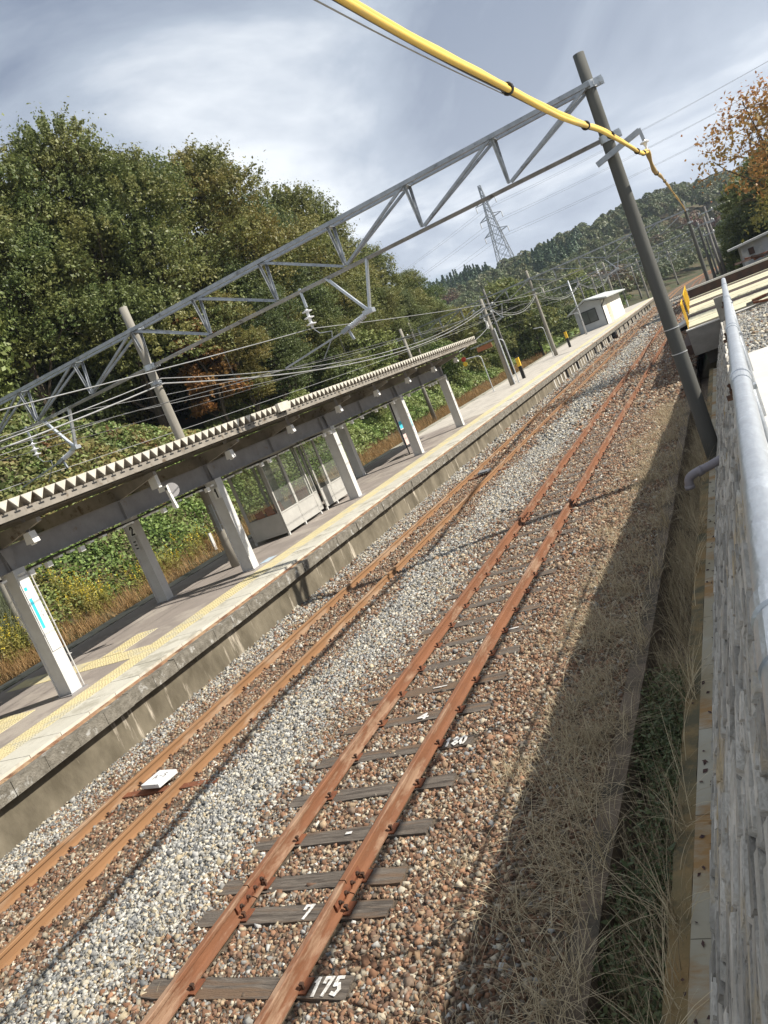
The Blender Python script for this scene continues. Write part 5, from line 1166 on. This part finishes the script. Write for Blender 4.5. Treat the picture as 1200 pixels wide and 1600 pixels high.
g = np.random.default_rng(31)
def tuftpts(n, xr, yr, g, ntuft, sp, zf, yb=1.0):
    tx = g.uniform(*xr, ntuft); ty = yr[0]+(yr[1]-yr[0])*g.random(ntuft)**yb; i = g.integers(0, ntuft, n); x = tx[i]+g.normal(0, sp, n); y = ty[i]+g.normal(0, sp*1.3, n)
    k = (x > xr[0]-.3) & (x < xr[1]+.15); x, y = x[k], y[k]; return np.stack([x, y, zf(x, y)], -1)
# flattened straw on the near right of the track
def rz_(x, y): return np.where(x < -2.07, bal(x, y)+.01, np.where(x < -1.9, -.165, np.where(x < -1.45, -.60, -.18)))
parts = []
P = tuftpts(8500, (-2.75, -2.0), (2.6, 26), g, 170, .11, rz_, 1.3); parts.append(blades(P+np.array([0, 0, .02]), .36, .0062, g, 1.5, 4, .9))
P = tuftpts(3200, (-3.3, -2.6), (5, 30), g, 60, .09, rz_, 1.0); parts.append(blades(P, .17, .006, g, 1.3, 3, .7))
v, f = join(parts); tag(link('dry_grass', fast_mesh('dry_grass', v, f), m_straw), 'flattened dry straw grass between the stones and the drain', 'grass', kind='stuff')
parts = []
P = tuftpts(8500, (-1.88, -1.46), (2.6, 24), g, 150, .08, rz_, 1.3); parts.append(blades(P, .62, .007, g, .8, 4, .9)); v, f = join(parts)
tag(link('drain_straw', fast_mesh('drain_straw', v, f), m_straw), 'long dry stalks growing in the drain channel', 'grass', kind='stuff')
n = 9000; tx = g.uniform(-1.86, -1.48, 60); ty = 2.8+g.random(60)**1.5*5.5; i = g.integers(0, 60, n); P = np.stack([tx[i]+g.normal(0, .08, n), ty[i]+g.normal(0, .14, n), -.58+g.random(n)**.8*.42], -1)
P[:, 0] = np.clip(P[:, 0], -1.88, -1.46); v, f = leaves(P, .045, np.tile([0, 0, 1.0], (n, 1)), g, .42, .8)
tag(link('drain_weeds', fast_mesh('drain_weeds', v, f), leaf_mat('leaf_weed', (.06, .085, .035), (.13, .16, .07), (.16, .16, .07), 0)), 'small leaved green weeds crowding the drain channel', 'weeds', kind='stuff')
# small weeds among the stones
parts = []
for cx_, cy_, sp__, n in ((-6.0, 4.3, .18, 260), (-5.9, 7.6, .22, 300), (-6.1, 12.5, .25, 260), (-3.0, 9.4, .18, 500), (-2.9, 13.5, .3, 700), (-3.1, 20, .5, 900), (-6.3, 30, .8, 600), (-3.0, 27, .6, 900), (-5.6, 22, .6, 420)):
    x = g.normal(cx_, sp__, n); y = g.normal(cy_, sp__*2.2, n); parts.append(blades(np.stack([x, y, bal(x, y)+.0], -1), .10, .0055, g, 1.1, 2, .6))
v, f = join(parts); tag(link('track_weeds', fast_mesh('track_weeds', v, f), m_straw), 'sparse yellowish weeds between the track stones', 'weeds', kind='stuff')
# behind the platform: brown strip, goldenrod, reeds
zt = lambda x, y: T(x, y)
P = tuftpts(36000, (-22.1, -20.5), (6, 96), g, 1400, .22, zt, 1.25); v, f = blades(P, .55, .018, g, .9, 3, .6); tag(link('brown_grass', fast_mesh('brown_grass', v, f), m_brown), 'rust brown dry grass strip along the foot of the bank', 'grass', kind='stuff')
P = tuftpts(9000, (-16.9, -16.3), (30, 110), g, 300, .2, zt, 1); v, f = blades(P, .25, .02, g, .9, 3, .6); tag(link('kerb_grass', fast_mesh('kerb_grass', v, f), m_brown), 'low brown grass along the back of the platform past the canopy', 'grass', kind='stuff')
P = tuftpts(9000, (-24.0, -22.0), (12.5, 17.5), g, 60, .22, zt, 1); v, f = blades(P, 1.7, .022, g, .55, 4, 1.0); tag(link('reeds', fast_mesh('reeds', v, f), straw('reed_blade', (.16, .20, .10), (.50, .52, .38), .4)), 'long arching pale reed blades at the left edge', 'reeds', kind='stuff')
nst = 430; sx2 = np.concatenate([g.uniform(-22.9, -21.5, 300), g.uniform(-22.4, -21.4, 130)]); tuf = g.uniform(13, 20.5, 26); sy2 = np.concatenate([tuf[g.integers(0, 26, 300)]+g.normal(0, .16, 300), g.uniform(19, 27, 130)])
gold_p, leaf_p = [], []
H_ = g.uniform(.75, 1.45, nst)*np.where(sy2 > 20, .75, 1)
for i in range(nst):
    z0 = float(T(sx2[i], sy2[i])); k = 34; h = g.random(k); ht = H_[i]
    leaf_p.append(np.stack([sx2[i]+g.normal(0, .05, k), sy2[i]+g.normal(0, .05, k), z0+ht*.78*h], -1))
    k = (16 if g.random() < .42 else 2); t_ = g.random(k); gold_p.append(np.stack([sx2[i]+g.normal(0, .035, k)*(1-t_*.7), sy2[i]+g.normal(0, .035, k)*(1-t_*.7), z0+ht*(.70+.36*t_)], -1))
P = np.concatenate(leaf_p); v, f = leaves(P, .12, np.tile([0, 0, .7], (len(P), 1)), g, .2, 1.0)
tag(link('goldenrod_leaves', fast_mesh('goldenrod_leaves', v, f), leaf_mat('leaf_goldenrod', (.14, .17, .035), (.36, .35, .09), (.40, .30, .10), 0)), 'narrow yellow green leaves on the goldenrod stalks', 'wild flowers', kind='stuff')
P = np.concatenate(gold_p); v, f = leaves(P, .042, np.tile([0, 0, .7], (len(P), 1)), g, .8, 1.0)
tag(link('goldenrod_flowers', fast_mesh('goldenrod_flowers', v, f), leaf_mat('goldenrod_flower', (.50, .38, .03), (.74, .60, .07), (.6, .48, .06), 0)), 'bright yellow goldenrod plumes behind the platform at the left', 'wild flowers', kind='stuff')

# far hill wood: one mass, crowns of leaf clumps
g = np.random.default_rng(404)
def hill_wood(n, xr, yr, seed, name, label, lmat, cone=False, per=150, wd=(3.2, 5.5), ht=(6, 10), mask=None, leaf=1.0):
    g = np.random.default_rng(seed); x = g.uniform(*xr, n); y = g.uniform(*yr, n); k = np.abs(x-off(y)+6) > 13
    if mask is not None: k &= mask(x, y)
    x, y = x[k], y[k]; n = len(x); z = T(x, y); W = g.uniform(*wd, n); H = g.uniform(*ht, n)
    d = unit(g.normal(size=(n, per, 3))); d[:, :, 2] = np.abs(d[:, :, 2])*.95-.1
    if cone:
        t = g.random((n, per))**1.5; a = g.uniform(0, 6.283, (n, per)); r = (1-t)*.42*g.uniform(.6, 1, (n, per))
        P = np.stack([x[:, None]+W[:, None]*r*np.cos(a), y[:, None]+W[:, None]*r*np.sin(a), z[:, None]+H[:, None]*(.12+.9*t)], -1); nb = np.stack([np.cos(a), np.sin(a), .4+0*a], -1)
    else:
        r = W[:, None]*.62*(1+.28*np.sin(d[:, :, 0]*6+x[:, None])*np.sin(d[:, :, 1]*5+y[:, None])); P = np.stack([x[:, None]+d[:, :, 0]*r, y[:, None]+d[:, :, 1]*r, z[:, None]+H[:, None]*.45+d[:, :, 2]*H[:, None]*.55], -1); nb = d
    P = P.reshape(-1, 3); nb = nb.reshape(-1, 3); s = leaf*np.interp(P[:, 1], [100, 400], [.75, 1.5]); v, f = leaves(P, s, nb*1.2, g, .8, .7)
    return tag(link(name, fast_mesh(name, v, f), lmat), label, 'wood', kind='stuff')
lm_far = leaf_mat('leaf_far', (.09, .12, .052), (.135, .165, .072), (.175, .155, .08), .0, patch=((.15, .075, .045), .035, .62))
LFT = lambda x, y: x < -30
hill_wood(1250, (-190, 20), (180, 380), 1, 'far_hill_wood', 'mixed green and brown wood covering the far ridge', lm_far, per=430, leaf=.55)
hill_wood(520, (-330, 160), (375, 470), 2, 'ridge_top_wood', 'trees along the top of the far ridge under the tower', lm_far, per=420, wd=(5, 8), ht=(6, 9), leaf=.6)
hill_wood(120, (-108, -84), (280, 350), 3, 'conifer_stand', 'dark green conifer plantation on the far ridge', lm_conif, cone=True, per=520, leaf=.55, wd=(6, 8), ht=(9, 13), mask=lambda x, y: (np.sin(x*.09+1)*np.sin(y*.05) > -.1))
hill_wood(70, (-62, -42), (275, 320), 4, 'conifer_stand', 'smaller dark conifer plantation in the middle of the far ridge', lm_conif, cone=True, per=520, leaf=.55, wd=(6, 8), ht=(8, 11))
hill_wood(260, (16, 160), (150, 380), 5, 'right_hill_wood', 'wood on the slope right of the bending tracks', lm_far, per=420, leaf=.55, mask=lambda x, y: x-off(y) > 14)
hill_wood(160, (-62, -24), (118, 185), 6, 'valley_wood', 'low leafy trees of the valley left of the far platform end', lm_far, per=500, wd=(3, 5), ht=(3, 6), leaf=.45)
for o in list(bpy.data.objects):
    if o.type == 'MESH' and o.name not in sc.objects: bpy.data.objects.remove(o)

# ---------------------------------------------------------------- air
mb = MB().box((-1400, -60, -6), (1700, 3700, 236)); hz_ = put('haze', mb, None); hz_['kind'] = 'stuff'
hm_ = bpy.data.materials.new('air'); hm_.use_nodes = True; hn = hm_.node_tree.nodes; hn.remove(hn['Principled BSDF'])
pv = hn.new('ShaderNodeVolumePrincipled'); pv.inputs['Color'].default_value = (.72, .82, 1, 1); pv.inputs['Density'].default_value = .0002; pv.inputs['Anisotropy'].default_value = .2
hm_.node_tree.links.new(pv.outputs[0], hn['Material Output'].inputs['Volume']); hz_.data.materials.append(hm_)
